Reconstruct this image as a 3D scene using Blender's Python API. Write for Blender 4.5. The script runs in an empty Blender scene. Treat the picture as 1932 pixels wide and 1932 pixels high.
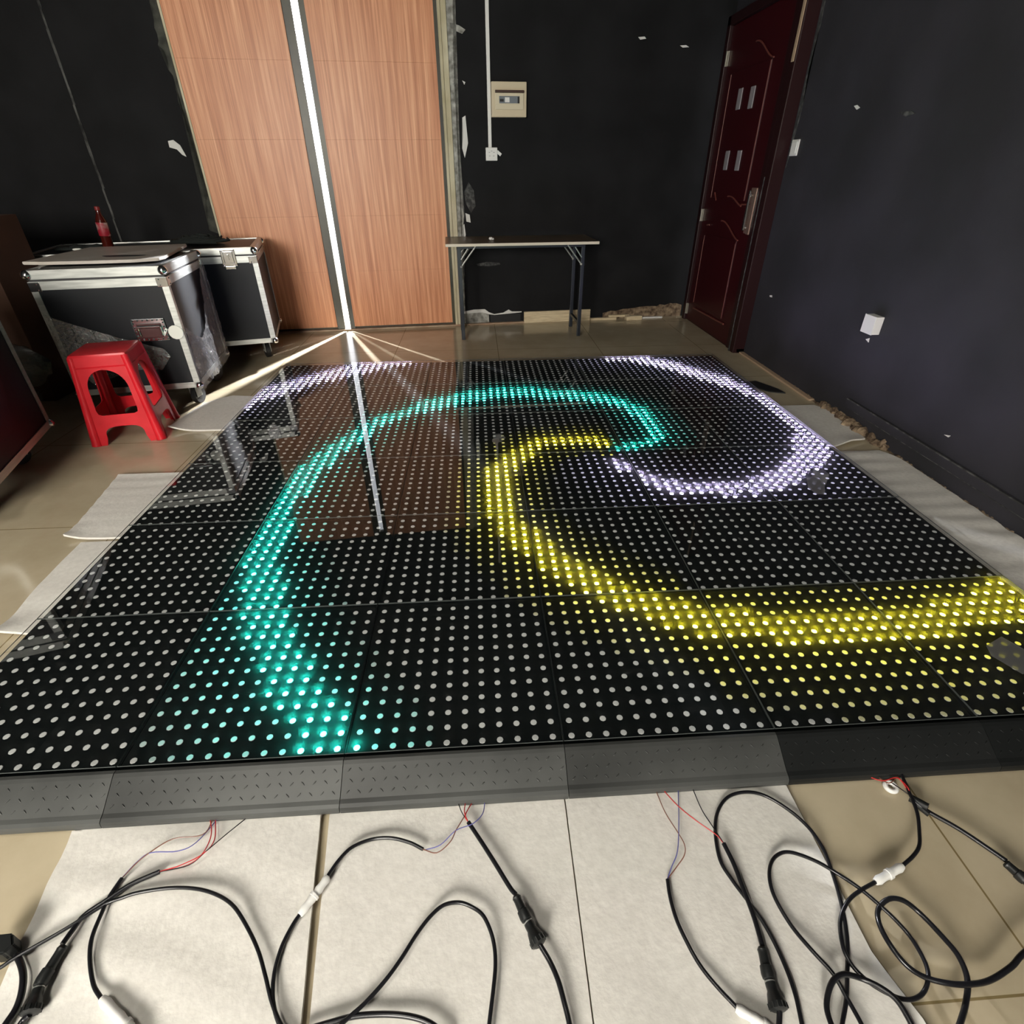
import bpy, bmesh, math, random
from math import sin, cos, pi, radians as R_
from mathutils import Vector as V, Matrix as M, noise
D = {
'bands':{
'teal':[[0.3841, -0.0031], [0.3695, 0.0486], [0.3357, 0.0892], [0.2959, 0.1291], [0.2524, 0.176], [0.2344, 0.2221], [0.2066, 0.2643], [0.1925, 0.3057], [0.1578, 0.3564], [0.1424, 0.392], [0.1147, 0.4362], [0.0618, 0.5747], [0.038, 0.6408], [0.0052, 0.7465], [-0.0018, 0.8168], [-0.0117, 0.9155], [-0.0104, 1.0414], [-0.02, 1.2039], [-0.0195, 1.4136], [0.0291, 1.4666], [0.0338, 1.5414], [0.0746, 1.5947], [0.1129, 1.6803], [0.1602, 1.7641], [0.2047, 1.8531], [0.2429, 1.9338], [0.2778, 1.9966], [0.3598, 2.0663], [0.4101, 2.1096], [0.4572, 2.1708], [0.5068, 2.2257], [0.5801, 2.2719], [0.6441, 2.2934], [0.7177, 2.3418], [0.8126, 2.3714], [0.9099, 2.4205], [1.1679, 2.4007], [1.2598, 2.3558], [1.4445, 2.3046], [1.5629, 2.2592], [1.623, 2.1754], [1.6954, 2.0939], [1.7497, 1.9933], [1.7672, 1.8712], [1.7674, 1.7048], [1.7138, 1.582], [1.6032, 1.5304], [1.5385, 1.4776], [1.4509, 1.4783], [1.4599, 1.5407], [1.5934, 1.5908], [1.6548, 1.6421], [1.6741, 1.7116], [1.669, 1.7931], [1.657, 1.8867], [1.6259, 1.9948], [1.5819, 2.0616], [1.5312, 2.1063], [1.4203, 2.165], [1.3012, 2.1912], [1.1211, 2.2395], [0.9358, 2.2536], [0.7813, 2.188], [0.6924, 2.1204], [0.6045, 2.103], [0.4929, 2.0333], [0.4111, 1.9942], [0.3586, 1.9181], [0.3164, 1.8654], [0.2819, 1.7745], [0.2441, 1.689], [0.1956, 1.609], [0.1607, 1.5268], [0.1684, 1.4462], [0.1172, 1.4038], [0.1269, 1.306], [0.1194, 1.2291], [0.1196, 1.1941], [0.0776, 1.1757], [0.0864, 1.0538], [0.0781, 1.0128], [0.1189, 0.9805], [0.1153, 0.924], [0.1226, 0.84], [0.1239, 0.7622], [0.15, 0.7163], [0.1751, 0.6315], [0.2004, 0.5907], [0.2106, 0.528], [0.2439, 0.4562], [0.2781, 0.3997], [0.3027, 0.337], [0.3351, 0.2963], [0.3679, 0.2609], [0.379, 0.2161], [0.4124, 0.177], [0.4563, 0.1326], [0.4987, 0.0859], [0.497, 0.0502], [0.5415, 0.0266], [0.5507, -0.0138]],
'yellow':[[1.456, 1.5235], [1.455, 1.6131], [1.3819, 1.6683], [1.1511, 1.6852], [1.0808, 1.6403], [1.0258, 1.6019], [0.971, 1.5413], [0.9259, 1.4883], [0.9038, 1.425], [0.8747, 1.4165], [0.8444, 1.337], [0.8346, 1.3035], [0.8361, 1.1225], [0.8413, 0.9525], [0.8802, 0.9171], [0.8808, 0.8307], [0.9212, 0.8016], [0.9224, 0.7568], [0.9652, 0.7353], [1.0056, 0.6786], [1.0095, 0.6298], [1.052, 0.5912], [1.092, 0.5463], [1.132, 0.503], [1.1731, 0.4589], [1.2524, 0.4163], [1.3396, 0.3593], [1.4318, 0.3109], [1.5287, 0.2861], [1.64, 0.2767], [1.6355, 0.2551], [1.7664, 0.2464], [2.1327, 0.2462], [2.1814, 0.2779], [2.3075, 0.2865], [2.3931, 0.3068], [2.5949, 0.3], [2.7444, 0.4455], [2.5216, 0.4815], [2.5278, 0.5188], [2.4476, 0.5052], [2.3672, 0.4554], [2.335, 0.4373], [2.183, 0.413], [2.1417, 0.3731], [1.6481, 0.3786], [1.624, 0.4147], [1.4898, 0.426], [1.4016, 0.4556], [1.2974, 0.5299], [1.2028, 0.6084], [1.1586, 0.6566], [1.1205, 0.7004], [1.0769, 0.7432], [1.0376, 0.8266], [0.9931, 0.9129], [0.9438, 0.9828], [0.952, 1.1144], [0.948, 1.2714], [0.9913, 1.3668], [0.9961, 1.4343], [1.0303, 1.4372], [1.079, 1.4883], [1.0945, 1.5439], [1.1639, 1.574], [1.3032, 1.5639], [1.3686, 1.571], [1.4098, 1.5211]],
'white':[[1.7238, 3.1093], [1.8823, 3.0561], [2.0034, 3.0463], [2.0269, 2.9917], [2.0721, 2.9112], [2.1452, 2.8804], [2.2153, 2.7775], [2.2664, 2.7148], [2.3343, 2.6078], [2.4031, 2.5161], [2.428, 2.4112], [2.4517, 2.3116], [2.4742, 2.2167], [2.5028, 2.1086], [2.5112, 1.9997], [2.5072, 1.8455], [2.5105, 1.7172], [2.4973, 1.5931], [2.4938, 1.5071], [2.4579, 1.4225], [2.4002, 1.3442], [2.3534, 1.3054], [2.2926, 1.2487], [2.2464, 1.208], [2.1901, 1.16], [2.1317, 1.123], [2.0748, 1.1002], [2.0232, 1.0863], [1.9663, 1.0602], [1.8809, 1.0662], [1.8124, 1.0333], [1.7937, 1.0681], [1.6441, 1.0786], [1.5565, 1.1148], [1.5254, 1.1612], [1.4849, 1.2669], [1.411, 1.3216], [1.4111, 1.4098], [1.464, 1.406], [1.4768, 1.3578], [1.5149, 1.3192], [1.5467, 1.2625], [1.5967, 1.2113], [1.6997, 1.1762], [1.8021, 1.1462], [1.9178, 1.1516], [1.9975, 1.2017], [2.06, 1.2455], [2.1408, 1.2796], [2.1937, 1.3272], [2.2357, 1.3613], [2.2837, 1.435], [2.3412, 1.5363], [2.3712, 1.615], [2.4095, 1.6576], [2.4107, 1.7246], [2.4299, 1.8074], [2.4316, 1.881], [2.4333, 1.9578], [2.4346, 2.063], [2.4197, 2.1322], [2.3928, 2.1781], [2.3861, 2.2509], [2.3204, 2.3121], [2.2608, 2.4142], [2.1945, 2.5113], [2.1285, 2.6239], [2.0767, 2.6839], [1.9947, 2.7713], [1.9393, 2.8354], [1.8457, 2.9042], [1.6896, 2.9418]],
'violet':[[-0.5044, 2.1466], [-0.5157, 2.3289], [-0.5184, 2.4733], [-0.4788, 2.5466], [-0.4448, 2.5933], [-0.3793, 2.649], [-0.3147, 2.7173], [-0.2596, 2.7669], [-0.1907, 2.8395], [-0.1143, 2.891], [-0.0405, 2.9683], [0.0384, 3.0358], [0.1443, 3.0652], [0.3874, 3.0458], [0.3964, 2.9457], [0.2547, 2.9208], [0.1581, 2.8464], [0.0825, 2.7732], [-0.0097, 2.7149], [-0.0946, 2.6372], [-0.181, 2.5829], [-0.2546, 2.4909], [-0.33, 2.4218], [-0.3814, 2.3361], [-0.439, 2.2802], [-0.4568, 2.1588]],
},
'cab':{
'power_left':{'r': 0.0045, 'sheath': [[0.1688, -0.1959], [0.1244, -0.2165], [0.0887, -0.2439], [0.0634, -0.2639], [0.0577, -0.2876], [0.0559, -0.309]], 'conn': [[0.0599, -0.3113], [0.054, -0.3651], [0.0638, -0.4045]], 'tail': [[0.0598, -0.4027], [0.0536, -0.4121], [0.0516, -0.4392]], 'wires': [['red', [[0.2239, -0.0983], [0.242, -0.1267], [0.2472, -0.1532], [0.2394, -0.178], [0.2139, -0.191], [0.1688, -0.1959]]], ['black', [[0.2991, -0.103], [0.2753, -0.1341], [0.2501, -0.1657], [0.2236, -0.1897], [0.1688, -0.1959]]], ['red', [[0.2353, -0.099], [0.2551, -0.1434], [0.2451, -0.1714], [0.2077, -0.1887], [0.1688, -0.1959]]]]},
'signal_left':{'r': 0.0036, 'sheath': [[0.1016, -0.204], [0.0948, -0.2337], [0.0952, -0.2625], [0.1009, -0.3008], [0.1162, -0.3335], [0.1419, -0.3688], [0.1653, -0.3884]], 'white': [[0.1676, -0.3896], [0.2263, -0.4258], [0.2537, -0.4433]], 'tail': [[0.2517, -0.4422], [0.2849, -0.4627]], 'wires': [['brown', [[0.2307, -0.0987], [0.2252, -0.131], [0.1701, -0.138], [0.1344, -0.1634], [0.1157, -0.18], [0.1016, -0.204]]], ['blue', [[0.2399, -0.0993], [0.2187, -0.1463], [0.1909, -0.1629], [0.1382, -0.1626], [0.1163, -0.1771], [0.1016, -0.204]]]]},
'long_left':{'r': 0.0034, 'sheath': [[-0.0733, -0.3558], [-0.0344, -0.3372], [-0.0125, -0.3214], [0.0441, -0.2856], [0.0935, -0.2483], [0.1209, -0.2395], [0.1497, -0.2324], [0.205, -0.2278], [0.2572, -0.2328], [0.3039, -0.2475], [0.3403, -0.2681], [0.3769, -0.3032], [0.4093, -0.3408], [0.4346, -0.3794], [0.453, -0.4099], [0.4767, -0.4398], [0.5109, -0.4719]]},
'plug_left':{'r': 0.0055, 'sheath': [[-0.0363, -0.3089], [-0.0133, -0.3226], [0.0114, -0.3457], [0.0263, -0.3701], [0.0318, -0.393], [0.0298, -0.4151], [0.027, -0.4429]]},
'signal_center':{'r': 0.0036, 'sheath': [[0.6869, -0.1871], [0.6586, -0.173], [0.6179, -0.1611], [0.5774, -0.1606], [0.5408, -0.1749], [0.5189, -0.1985], [0.5037, -0.2245]], 'white': [[0.5048, -0.2263], [0.4859, -0.2581], [0.4661, -0.2881]], 'tail': [[0.4648, -0.2865], [0.4586, -0.3028], [0.4479, -0.335], [0.4454, -0.3696], [0.4518, -0.3992], [0.4606, -0.4196], [0.4731, -0.4381], [0.4983, -0.4667]], 'wires': [['blue', [[0.8145, -0.0957], [0.8094, -0.1242], [0.7889, -0.1462], [0.7533, -0.158], [0.7224, -0.1822], [0.6913, -0.1884]]], ['brown', [[0.7877, -0.094], [0.7684, -0.1306], [0.7533, -0.158], [0.7419, -0.1804], [0.7156, -0.197], [0.6869, -0.1871]]]]},
'power_center':{'r': 0.0045, 'sheath': [[0.7787, -0.1401], [0.8053, -0.1802], [0.8314, -0.2221], [0.8597, -0.2682], [0.8701, -0.2814]], 'conn': [[0.87, -0.2838], [0.887, -0.3227], [0.9083, -0.3634]], 'tail': [[0.9087, -0.3614], [0.9236, -0.3883], [0.934, -0.4151], [0.9401, -0.4432], [0.9445, -0.4672], [0.9463, -0.4944]], 'wires': [['red', [[0.7725, -0.093], [0.7706, -0.1217], [0.7787, -0.1401]]], ['red', [[0.7877, -0.0963], [0.7729, -0.1275], [0.7787, -0.1401]]], ['black', [[0.755, -0.0943], [0.7648, -0.1214], [0.7787, -0.1401]]]]},
'loop_center':{'r': 0.0036, 'sheath': [[0.5506, -0.4699], [0.582, -0.4435], [0.6103, -0.4228], [0.6408, -0.3948], [0.6638, -0.3669], [0.6877, -0.3318], [0.711, -0.3061], [0.7349, -0.2905], [0.7638, -0.288], [0.7889, -0.2974], [0.8077, -0.3121], [0.8208, -0.3369], [0.8269, -0.3602], [0.8279, -0.3853], [0.8242, -0.414], [0.8158, -0.4593], [0.8118, -0.4861]]},
'arc_center':{'r': 0.0045, 'sheath': [[0.514, -0.4509], [0.5554, -0.4439], [0.5969, -0.438], [0.6451, -0.4384], [0.6863, -0.4442], [0.7198, -0.4547], [0.7531, -0.475]]},
'signal_right':{'r': 0.0036, 'sheath': [[1.167, -0.2728], [1.163, -0.3025], [1.163, -0.3377], [1.1694, -0.369], [1.1818, -0.4051], [1.1993, -0.4358], [1.2229, -0.4654]], 'white': [[1.2216, -0.4664], [1.2584, -0.4895], [1.278, -0.5034]], 'wires': [['brown', [[1.1968, -0.09], [1.2008, -0.1445], [1.2131, -0.1892], [1.2189, -0.2156], [1.2126, -0.2344], [1.1929, -0.2517], [1.167, -0.2728]]], ['blue', [[1.2498, -0.0909], [1.2248, -0.1639], [1.2013, -0.2257], [1.182, -0.252], [1.167, -0.2728]]]]},
'power_right':{'r': 0.0045, 'sheath': [[1.3007, -0.2167], [1.3059, -0.2549], [1.3067, -0.3008], [1.3059, -0.3467], [1.3015, -0.389]], 'conn': [[1.2991, -0.3908], [1.2918, -0.4327], [1.2898, -0.4764]], 'tail': [[1.2921, -0.475], [1.2839, -0.4882], [1.2694, -0.5143]], 'wires': [['red', [[1.2094, -0.0883], [1.2311, -0.1338], [1.2585, -0.1694], [1.2911, -0.1984], [1.3007, -0.2167]]], ['black', [[1.2807, -0.0929], [1.2796, -0.1461], [1.289, -0.18], [1.3007, -0.2167]]]]},
'loop_right':{'r': 0.0036, 'sheath': [[1.313, -0.5192], [1.3202, -0.4929], [1.3295, -0.4496], [1.3301, -0.4002], [1.3218, -0.3546], [1.3081, -0.3182], [1.2932, -0.2803], [1.2836, -0.2434], [1.2946, -0.1898], [1.3162, -0.1493], [1.3503, -0.12], [1.391, -0.1118], [1.431, -0.1216], [1.4696, -0.1545], [1.4931, -0.1938], [1.5001, -0.2341], [1.4963, -0.2714], [1.4881, -0.3127], [1.474, -0.355], [1.4567, -0.3935], [1.4317, -0.4347], [1.4098, -0.4676], [1.3849, -0.4969], [1.3653, -0.5225]]},
'coil_right':{'r': 0.0036, 'sheath': [[1.7648, -0.0911], [1.7475, -0.1491], [1.7376, -0.1831], [1.7174, -0.219], [1.6957, -0.2457], [1.6708, -0.2632], [1.6412, -0.277]], 'white': [[1.6385, -0.2786], [1.5674, -0.3024]], 'tail': [[1.568, -0.302], [1.5284, -0.3159], [1.4953, -0.3306], [1.4676, -0.3545], [1.4511, -0.3789], [1.4425, -0.4049], [1.4469, -0.4277], [1.4619, -0.4502], [1.4847, -0.4676], [1.5111, -0.4747], [1.5405, -0.4683], [1.5614, -0.4514], [1.5722, -0.4303], [1.5751, -0.3953], [1.5648, -0.3673], [1.5478, -0.3409], [1.5276, -0.3104], [1.5006, -0.281], [1.4676, -0.2587], [1.4274, -0.2413], [1.4009, -0.2436], [1.3784, -0.2609], [1.3632, -0.2882], [1.3601, -0.3187], [1.3701, -0.3617], [1.3864, -0.4014], [1.4044, -0.4338], [1.4113, -0.463], [1.4148, -0.497], [1.4144, -0.5239]], 'wires': [['brown', [[1.7103, -0.0953], [1.7171, -0.117], [1.7508, -0.1004]]]]},
'coil_small':{'r': 0.0045, 'sheath': [[1.8652, -0.39], [1.7513, -0.4284], [1.713, -0.4453], [1.6661, -0.4589], [1.6226, -0.4639], [1.5895, -0.4612], [1.5592, -0.4494], [1.5359, -0.4321], [1.5236, -0.4028], [1.527, -0.3697], [1.5448, -0.3457], [1.5693, -0.3352], [1.5938, -0.3402], [1.6148, -0.3594], [1.6267, -0.3944], [1.6312, -0.4262], [1.625, -0.4563], [1.6027, -0.4839], [1.5684, -0.5098], [1.5358, -0.5343]]},
'loop_low':{'r': 0.0045, 'sheath': [[1.364, -0.5251], [1.3633, -0.4986], [1.3697, -0.4737], [1.3903, -0.4491], [1.4158, -0.4388], [1.4454, -0.442], [1.4695, -0.4589], [1.4846, -0.4782], [1.4914, -0.5065], [1.4912, -0.5329]]},
'power_far_right':{'r': 0.0045, 'sheath': [[1.7457, -0.15], [1.765, -0.1779], [1.7997, -0.2197], [1.8307, -0.2612], [1.8471, -0.2849]], 'conn': [[1.8419, -0.2873], [1.8536, -0.3183], [1.8708, -0.3654]], 'wires': [['red', [[1.6842, -0.0911], [1.7068, -0.1102], [1.7466, -0.1065], [1.7503, -0.147]]], ['red', [[1.7542, -0.0956], [1.7521, -0.1254], [1.7503, -0.147]]], ['black', [[1.733, -0.1118], [1.7381, -0.1366], [1.7503, -0.147]]]]},
},
'plugbox':[[-0.0592, -0.2955], [-0.029, -0.2942], [-0.0148, -0.3123], [-0.0236, -0.3254], [-0.0437, -0.3272], [-0.083, -0.3003]],
'ring':[1.7329, -0.1131],
'shrink':[[1.7488, -0.1467], [1.7687, -0.1725]],
'bw':{
'door_l':[[-1.1758, 2.1593], [-1.1949, 0.8253], [-0.395, 2.1788], [-0.4407, 0.0061]],
'door_r':[[-0.2628, 2.1821], [-0.2709, -0.0012], [0.5979, 2.2036], [0.6032, -0.0054]],
'gap':[[-0.3395, 2.1802], [-0.2908, 2.1814], [-0.3675, 0.0029], [-0.3124, 0.0006]],
'jamb_r':[[0.6237, 2.2042], [0.6976, 2.2061], [0.668, 0.7923], [0.6671, 0.0061]],
'jl':[[-1.2418, 1.5988]],
'patch_r':[[0.6163, 2.204], [0.7273, 2.2068], [0.7084, 2.0382], [0.6791, 1.8913], [0.6801, 1.7389], [0.6831, 1.5474], [0.6945, 1.3458], [0.7087, 1.1694], [0.7062, 0.9849], [0.7012, 0.752], [0.6818, 0.4207], [0.6866, 0.0053], [0.6186, 0.0081], [0.6481, 1.2764], [0.643, 1.7695]],
'patch_l':[[-1.1857, 2.1591], [-1.2443, 2.0529], [-1.2767, 1.9168], [-1.2378, 1.9119], [-1.2453, 1.8474], [-1.2248, 1.8051], [-1.2132, 1.733], [-1.1895, 1.6294], [-1.1854, 1.7769]],
'patch_l2':[[-1.197, 0.8179], [-1.2449, 0.8447], [-1.255, 0.9183], [-1.2056, 1.0075], [-1.203, 0.9357]],
'chipA':[[0.772, 1.5413], [0.7972, 1.5546], [0.8016, 1.4818], [0.8089, 1.3802], [0.7787, 1.283], [0.7611, 1.3458], [0.7751, 1.4481]],
'chipB':[[0.7119, 2.0895], [0.7789, 2.0739], [0.8233, 2.052], [0.7991, 2.0285], [0.7171, 2.0555]],
'chipC':[[0.7222, 1.7797], [0.7532, 1.7708], [0.7442, 1.7521], [0.7169, 1.758]],
'chipC2':[[0.7845, 1.7649], [0.8077, 1.7559], [0.799, 1.7402]],
'chipD':[[-1.3907, 1.3929], [-1.3523, 1.3993], [-1.3152, 1.3672], [-1.2968, 1.3087], [-1.2935, 1.2955], [-1.3189, 1.3087], [-1.3454, 1.3414], [-1.3924, 1.3543]],
'chipE':[[2.121, 2.0362], [2.1704, 2.0402], [2.1844, 2.0284], [2.1395, 2.0215]],
'chipF':[[2.4598, 1.9936], [2.506, 1.9975], [2.5339, 1.9856], [2.4832, 1.9817]],
'chipG':[[0.7628, 0.9001], [0.7976, 0.888], [0.8037, 0.8294], [0.7685, 0.8378]],
'chipW':[[0.7121, 0.1164], [0.8288, 0.1304], [0.9259, 0.1268], [0.9737, 0.0878], [1.0476, 0.0989], [1.1216, 0.1101], [1.1908, 0.0982], [1.1709, 0.0802], [0.9736, 0.0831], [0.9438, 0.0702], [0.8523, 0.111], [0.7299, 0.0879]],
'chipW2':[[0.7116, 0.1072], [0.8527, 0.1203], [0.9342, 0.08], [0.9366, -0.0098], [0.7051, -0.0144]],
'seam':[[-1.9164, 2.1408], [-1.9642, 0.7655]],
'conduit':[[0.9891, 2.2133], [0.9716, 1.356]],
'breaker':[[0.9954, 1.758], [1.2641, 1.5437]],
'socket':[[0.9418, 1.3491], [1.0374, 1.2645]],
'plank':[[1.2604, 0.0861], [1.8877, 0.086], [1.8974, -0.0449], [1.2712, -0.0334]],
'hl':[[0.1288, 1.8385], [0.0843, 1.3902], [0.0759, 0.8797], [0.0449, 0.4811]],
'scuff':[[0.7059, 0.518], [0.8672, 0.5011], [1.031, 0.5054]],
},
'rw':{
'chip1':[[2.6684, 1.4709], [2.6419, 1.4731], [2.6114, 1.4595], [2.6349, 1.4525]],
'chip2':[[2.2893, 1.4153], [2.1976, 1.4142], [2.1661, 1.4021], [2.222, 1.3944]],
'chip3':[[3.0722, 0.4559], [3.0437, 0.4611], [3.0369, 0.4486], [3.0671, 0.4464]],
'chip4':[[1.2959, 0.2042], [1.2641, 0.2135], [1.2704, 0.2031]],
'chip5':[[1.985, 0.4374], [1.9604, 0.4492], [1.9575, 0.4283]],
'trunk':[[1.9596, 0.1069], [0.8465, 0.1246], [1.9869, 0.0655], [0.8213, 0.0816]],
'dust':[[3.3793, -0.0387], [2.281, -0.0557], [1.9813, -0.0375], [1.6232, -0.0013], [1.2392, -0.0173], [0.921, -0.0082]],
},
'cam':{
'loc':[0.8413329896808149, -0.7512319791249152, 1.1884013554730108],
'R':[[0.9981640019047828, -0.060298030069918074, -0.005724759481065475], [-0.03715785212792584, -0.534969817893044, -0.8440536641521811], [0.04783219968460567, 0.842716702998802, -0.536228159611337]],
'lens':18.82987124408646,
},
}
sc = bpy.context.scene
COL = sc.collection
rnd = random.Random(7)

# ------------------------------------------------------------------ materials
def mat(name, color=(.5,.5,.5), rough=.5, metal=0, spec=.5, emis=None, estr=0, bump=None, coat=0):
    m = bpy.data.materials.new(name); m.use_nodes = True
    n = m.node_tree.nodes; l = m.node_tree.links; b = n['Principled BSDF']
    b.inputs['Base Color'].default_value = (*color,1)
    b.inputs['Roughness'].default_value = rough
    b.inputs['Metallic'].default_value = metal
    b.inputs['Specular IOR Level'].default_value = spec
    b.inputs['Coat Weight'].default_value = coat
    b.inputs['Coat Roughness'].default_value = .08
    if emis: 
        b.inputs['Emission Color'].default_value = (*emis,1); b.inputs['Emission Strength'].default_value = estr
    if bump:
        sc_, st, di = bump
        t = n.new('ShaderNodeTexCoord'); z = n.new('ShaderNodeTexNoise'); z.inputs['Scale'].default_value = sc_; z.inputs['Detail'].default_value = 4
        u = n.new('ShaderNodeBump'); u.inputs['Strength'].default_value = st; u.inputs['Distance'].default_value = di
        l.new(t.outputs['Object'], z.inputs['Vector']); l.new(z.outputs['Fac'], u.inputs['Height']); l.new(u.outputs['Normal'], b.inputs['Normal'])
    return m
def nd(m, typ, **kw):
    x = m.node_tree.nodes.new(typ)
    for k, v in kw.items():
        if k in x.inputs: x.inputs[k].default_value = v
        else: setattr(x, k, v)
    return x
def lk(m, a, b): m.node_tree.links.new(a, b)
def vary(m, c1, c2, scale, lo=.35, hi=.65, vscale=(1,1,1), detail=6, rough=None):
    """base colour (and roughness) varied by a noise in object space"""
    b = m.node_tree.nodes['Principled BSDF']
    t = nd(m,'ShaderNodeTexCoord'); mp = nd(m,'ShaderNodeMapping'); mp.inputs['Scale'].default_value = vscale
    z = nd(m,'ShaderNodeTexNoise', Scale=scale, Detail=detail); r = nd(m,'ShaderNodeValToRGB')
    r.color_ramp.elements[0].position = lo; r.color_ramp.elements[0].color = (*c1,1)
    r.color_ramp.elements[1].position = hi; r.color_ramp.elements[1].color = (*c2,1)
    lk(m,t.outputs['Object'],mp.inputs['Vector']); lk(m,mp.outputs['Vector'],z.inputs['Vector']); lk(m,z.outputs['Fac'],r.inputs['Fac']); lk(m,r.outputs['Color'],b.inputs['Base Color'])
    if rough:
        q = nd(m,'ShaderNodeMapRange'); q.inputs['To Min'].default_value = rough[0]; q.inputs['To Max'].default_value = rough[1]
        lk(m,z.outputs['Fac'],q.inputs['Value']); lk(m,q.outputs['Result'],b.inputs['Roughness'])
    return m

m_wall = vary(mat('black wall paint', rough=.7, spec=.12, bump=(60,.25,.002)), (.0085,.0085,.0092), (.0140,.0140,.0152), 3, rough=(.65,.8))
m_wallr = vary(mat('charcoal wall paint', rough=.6, spec=.15, bump=(60,.25,.002)), (.029,.029,.033), (.041,.040,.048), 2.5)
m_ceil = mat('dark ceiling paint', (.02,.02,.021), .9)
m_plaster = vary(mat('bare plaster', rough=.9, bump=(40,.5,.004)), (.16,.155,.135), (.50,.49,.45), 22, .35,.7)
m_plasterg = vary(mat('grey plaster', rough=.9, bump=(40,.5,.004)), (.03,.032,.026), (.085,.085,.07), 14, .35,.7)
m_chip = mat('chipped white plaster', (.72,.71,.68), .9)
m_scuff = vary(mat('scuffed wall', rough=.9), (.03,.03,.03), (.11,.11,.105), 30, .45,.65)
m_alu = vary(mat('brushed aluminium', rough=.38, metal=.75), (.42,.43,.41), (.56,.57,.54), 8, vscale=(1,1,9), rough=(.3,.45))
m_chrome = mat('polished steel', (.72,.72,.74), .16, 1)
m_lam = mat('black laminate', (.0075,.0085,.011), .42, spec=.25, bump=(220,.15,.001))
m_lamr = mat('maroon laminate', (.010,.004,.007), .45, spec=.2, bump=(220,.15,.001))
m_rubber = mat('black rubber', (.012,.012,.013), .5)
m_pvc = mat('black cable jacket', (.008,.008,.010), .28, spec=.5)
m_plug = mat('black plug plastic', (.010,.011,.011), .42)
m_red = mat('red wire', (.55,.03,.03), .4)
m_blue = mat('blue wire', (.12,.12,.35), .4)
m_brown = mat('brown wire', (.20,.08,.05), .4)
m_whitep = mat('white plastic', (.80,.79,.76), .4)
m_foam = vary(mat('white packing foam', rough=.75, spec=.25, bump=(90,.45,.002)), (.66,.635,.585), (.74,.715,.665), 60, .32,.68)
m_stool = vary(mat('red stool plastic', rough=.34, spec=.3, bump=(50,.08,.001)), (.52,.010,.018), (.62,.016,.026), 9)
m_cream = mat('cream plastic', (.62,.52,.36), .5)
m_creamc = mat('cream metal cover', (.66,.58,.42), .45)
m_dark = mat('black plastic', (.015,.015,.016), .4)
m_smoke = mat('smoked lens', (.20,.22,.24), .15)
m_ttop = vary(mat('table laminate', rough=.35), (.10,.075,.05), (.15,.11,.075), 6)
m_tedge = mat('pale table edging', (.62,.55,.44), .5)
m_tleg = mat('dark blue steel tube', (.018,.022,.030), .38, metal=.3)
m_wood = vary(mat('raw plywood', rough=.8), (.52,.41,.26), (.72,.60,.40), 5, vscale=(2,8,20))
m_card = vary(mat('brown cardboard', rough=.85), (.036,.013,.005), (.055,.020,.008), 4)
m_maroon = mat('maroon door paint', (.038,.0025,.005), .4, spec=.3, bump=(30,.05,.002))
m_maroonf = mat('dark frame paint', (.020,.005,.006), .45, spec=.3)
m_mould = mat('door moulding with glints', (.16,.045,.035), .3, spec=.6)  # lighter than the door paint, to put the glints into the colour
m_slit = mat('light grey door slit', (.30,.28,.30), .4)  # flat light grey tone for the four small plates on the leaf
m_brass = mat('pinkish brass', (.62,.42,.34), .3, metal=.8)
m_hinge = mat('steel hinge', (.35,.33,.28), .4, metal=.6)
m_tan = mat('bare frame timber', (.42,.30,.20), .7)
m_jamb = vary(mat('cream door jamb', rough=.6), (.40,.34,.20), (.62,.56,.40), 6, vscale=(1,1,.5))
m_doorwood = mat('orange teak veneer', rough=.42, spec=.45)
def wood_nodes(m):
    b = m.node_tree.nodes['Principled BSDF']; t = nd(m,'ShaderNodeTexCoord')
    mp = nd(m,'ShaderNodeMapping'); mp.inputs['Scale'].default_value = (170,170,2.6)
    mp2 = nd(m,'ShaderNodeMapping'); mp2.inputs['Scale'].default_value = (48,48,1.1)
    a = nd(m,'ShaderNodeTexNoise', Scale=1.0, Detail=5, Roughness=.6); c = nd(m,'ShaderNodeTexNoise', Scale=1.0, Detail=3)
    mx = nd(m,'ShaderNodeMath', operation='ADD'); 
    lk(m,t.outputs['Object'],mp.inputs['Vector']); lk(m,t.outputs['Object'],mp2.inputs['Vector'])
    lk(m,mp.outputs['Vector'],a.inputs['Vector']); lk(m,mp2.outputs['Vector'],c.inputs['Vector'])
    hf = nd(m,'ShaderNodeMath', operation='MULTIPLY'); hf.inputs[1].default_value = .5
    lk(m,a.outputs['Fac'],mx.inputs[0]); lk(m,c.outputs['Fac'],mx.inputs[1]); lk(m,mx.outputs[0],hf.inputs[0])
    r = nd(m,'ShaderNodeValToRGB'); e = r.color_ramp.elements
    e[0].position=.34; e[0].color=(.42,.14,.055,1); e[1].position=.68; e[1].color=(.86,.46,.26,1)
    x = e.new(.5); x.color=(.64,.27,.13,1)
    lk(m,hf.outputs[0],r.inputs['Fac']); lk(m,r.outputs['Color'],b.inputs['Base Color'])
wood_nodes(m_doorwood)
m_edge = vary(mat('blackened door edge', rough=.4), (.012,.012,.008), (.05,.045,.02), 5, vscale=(1,1,.6))
m_black = mat('panel housing', (.005,.005,.006), .35)
m_pcb = mat('black led mask', (.0020,.0032,.0034), .9, spec=.04)
m_dot = mat('pixel diffuser idle glow', (.42,.42,.40), .5, emis=(1,1,.95), estr=.10)  # idle pixels get a faint added glow in place of room light
m_led = mat('pixel diffuser lit', (.42,.42,.40), .5)
_a = nd(m_led,'ShaderNodeAttribute'); _a.attribute_name = 'led'; _b = m_led.node_tree.nodes['Principled BSDF']
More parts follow.
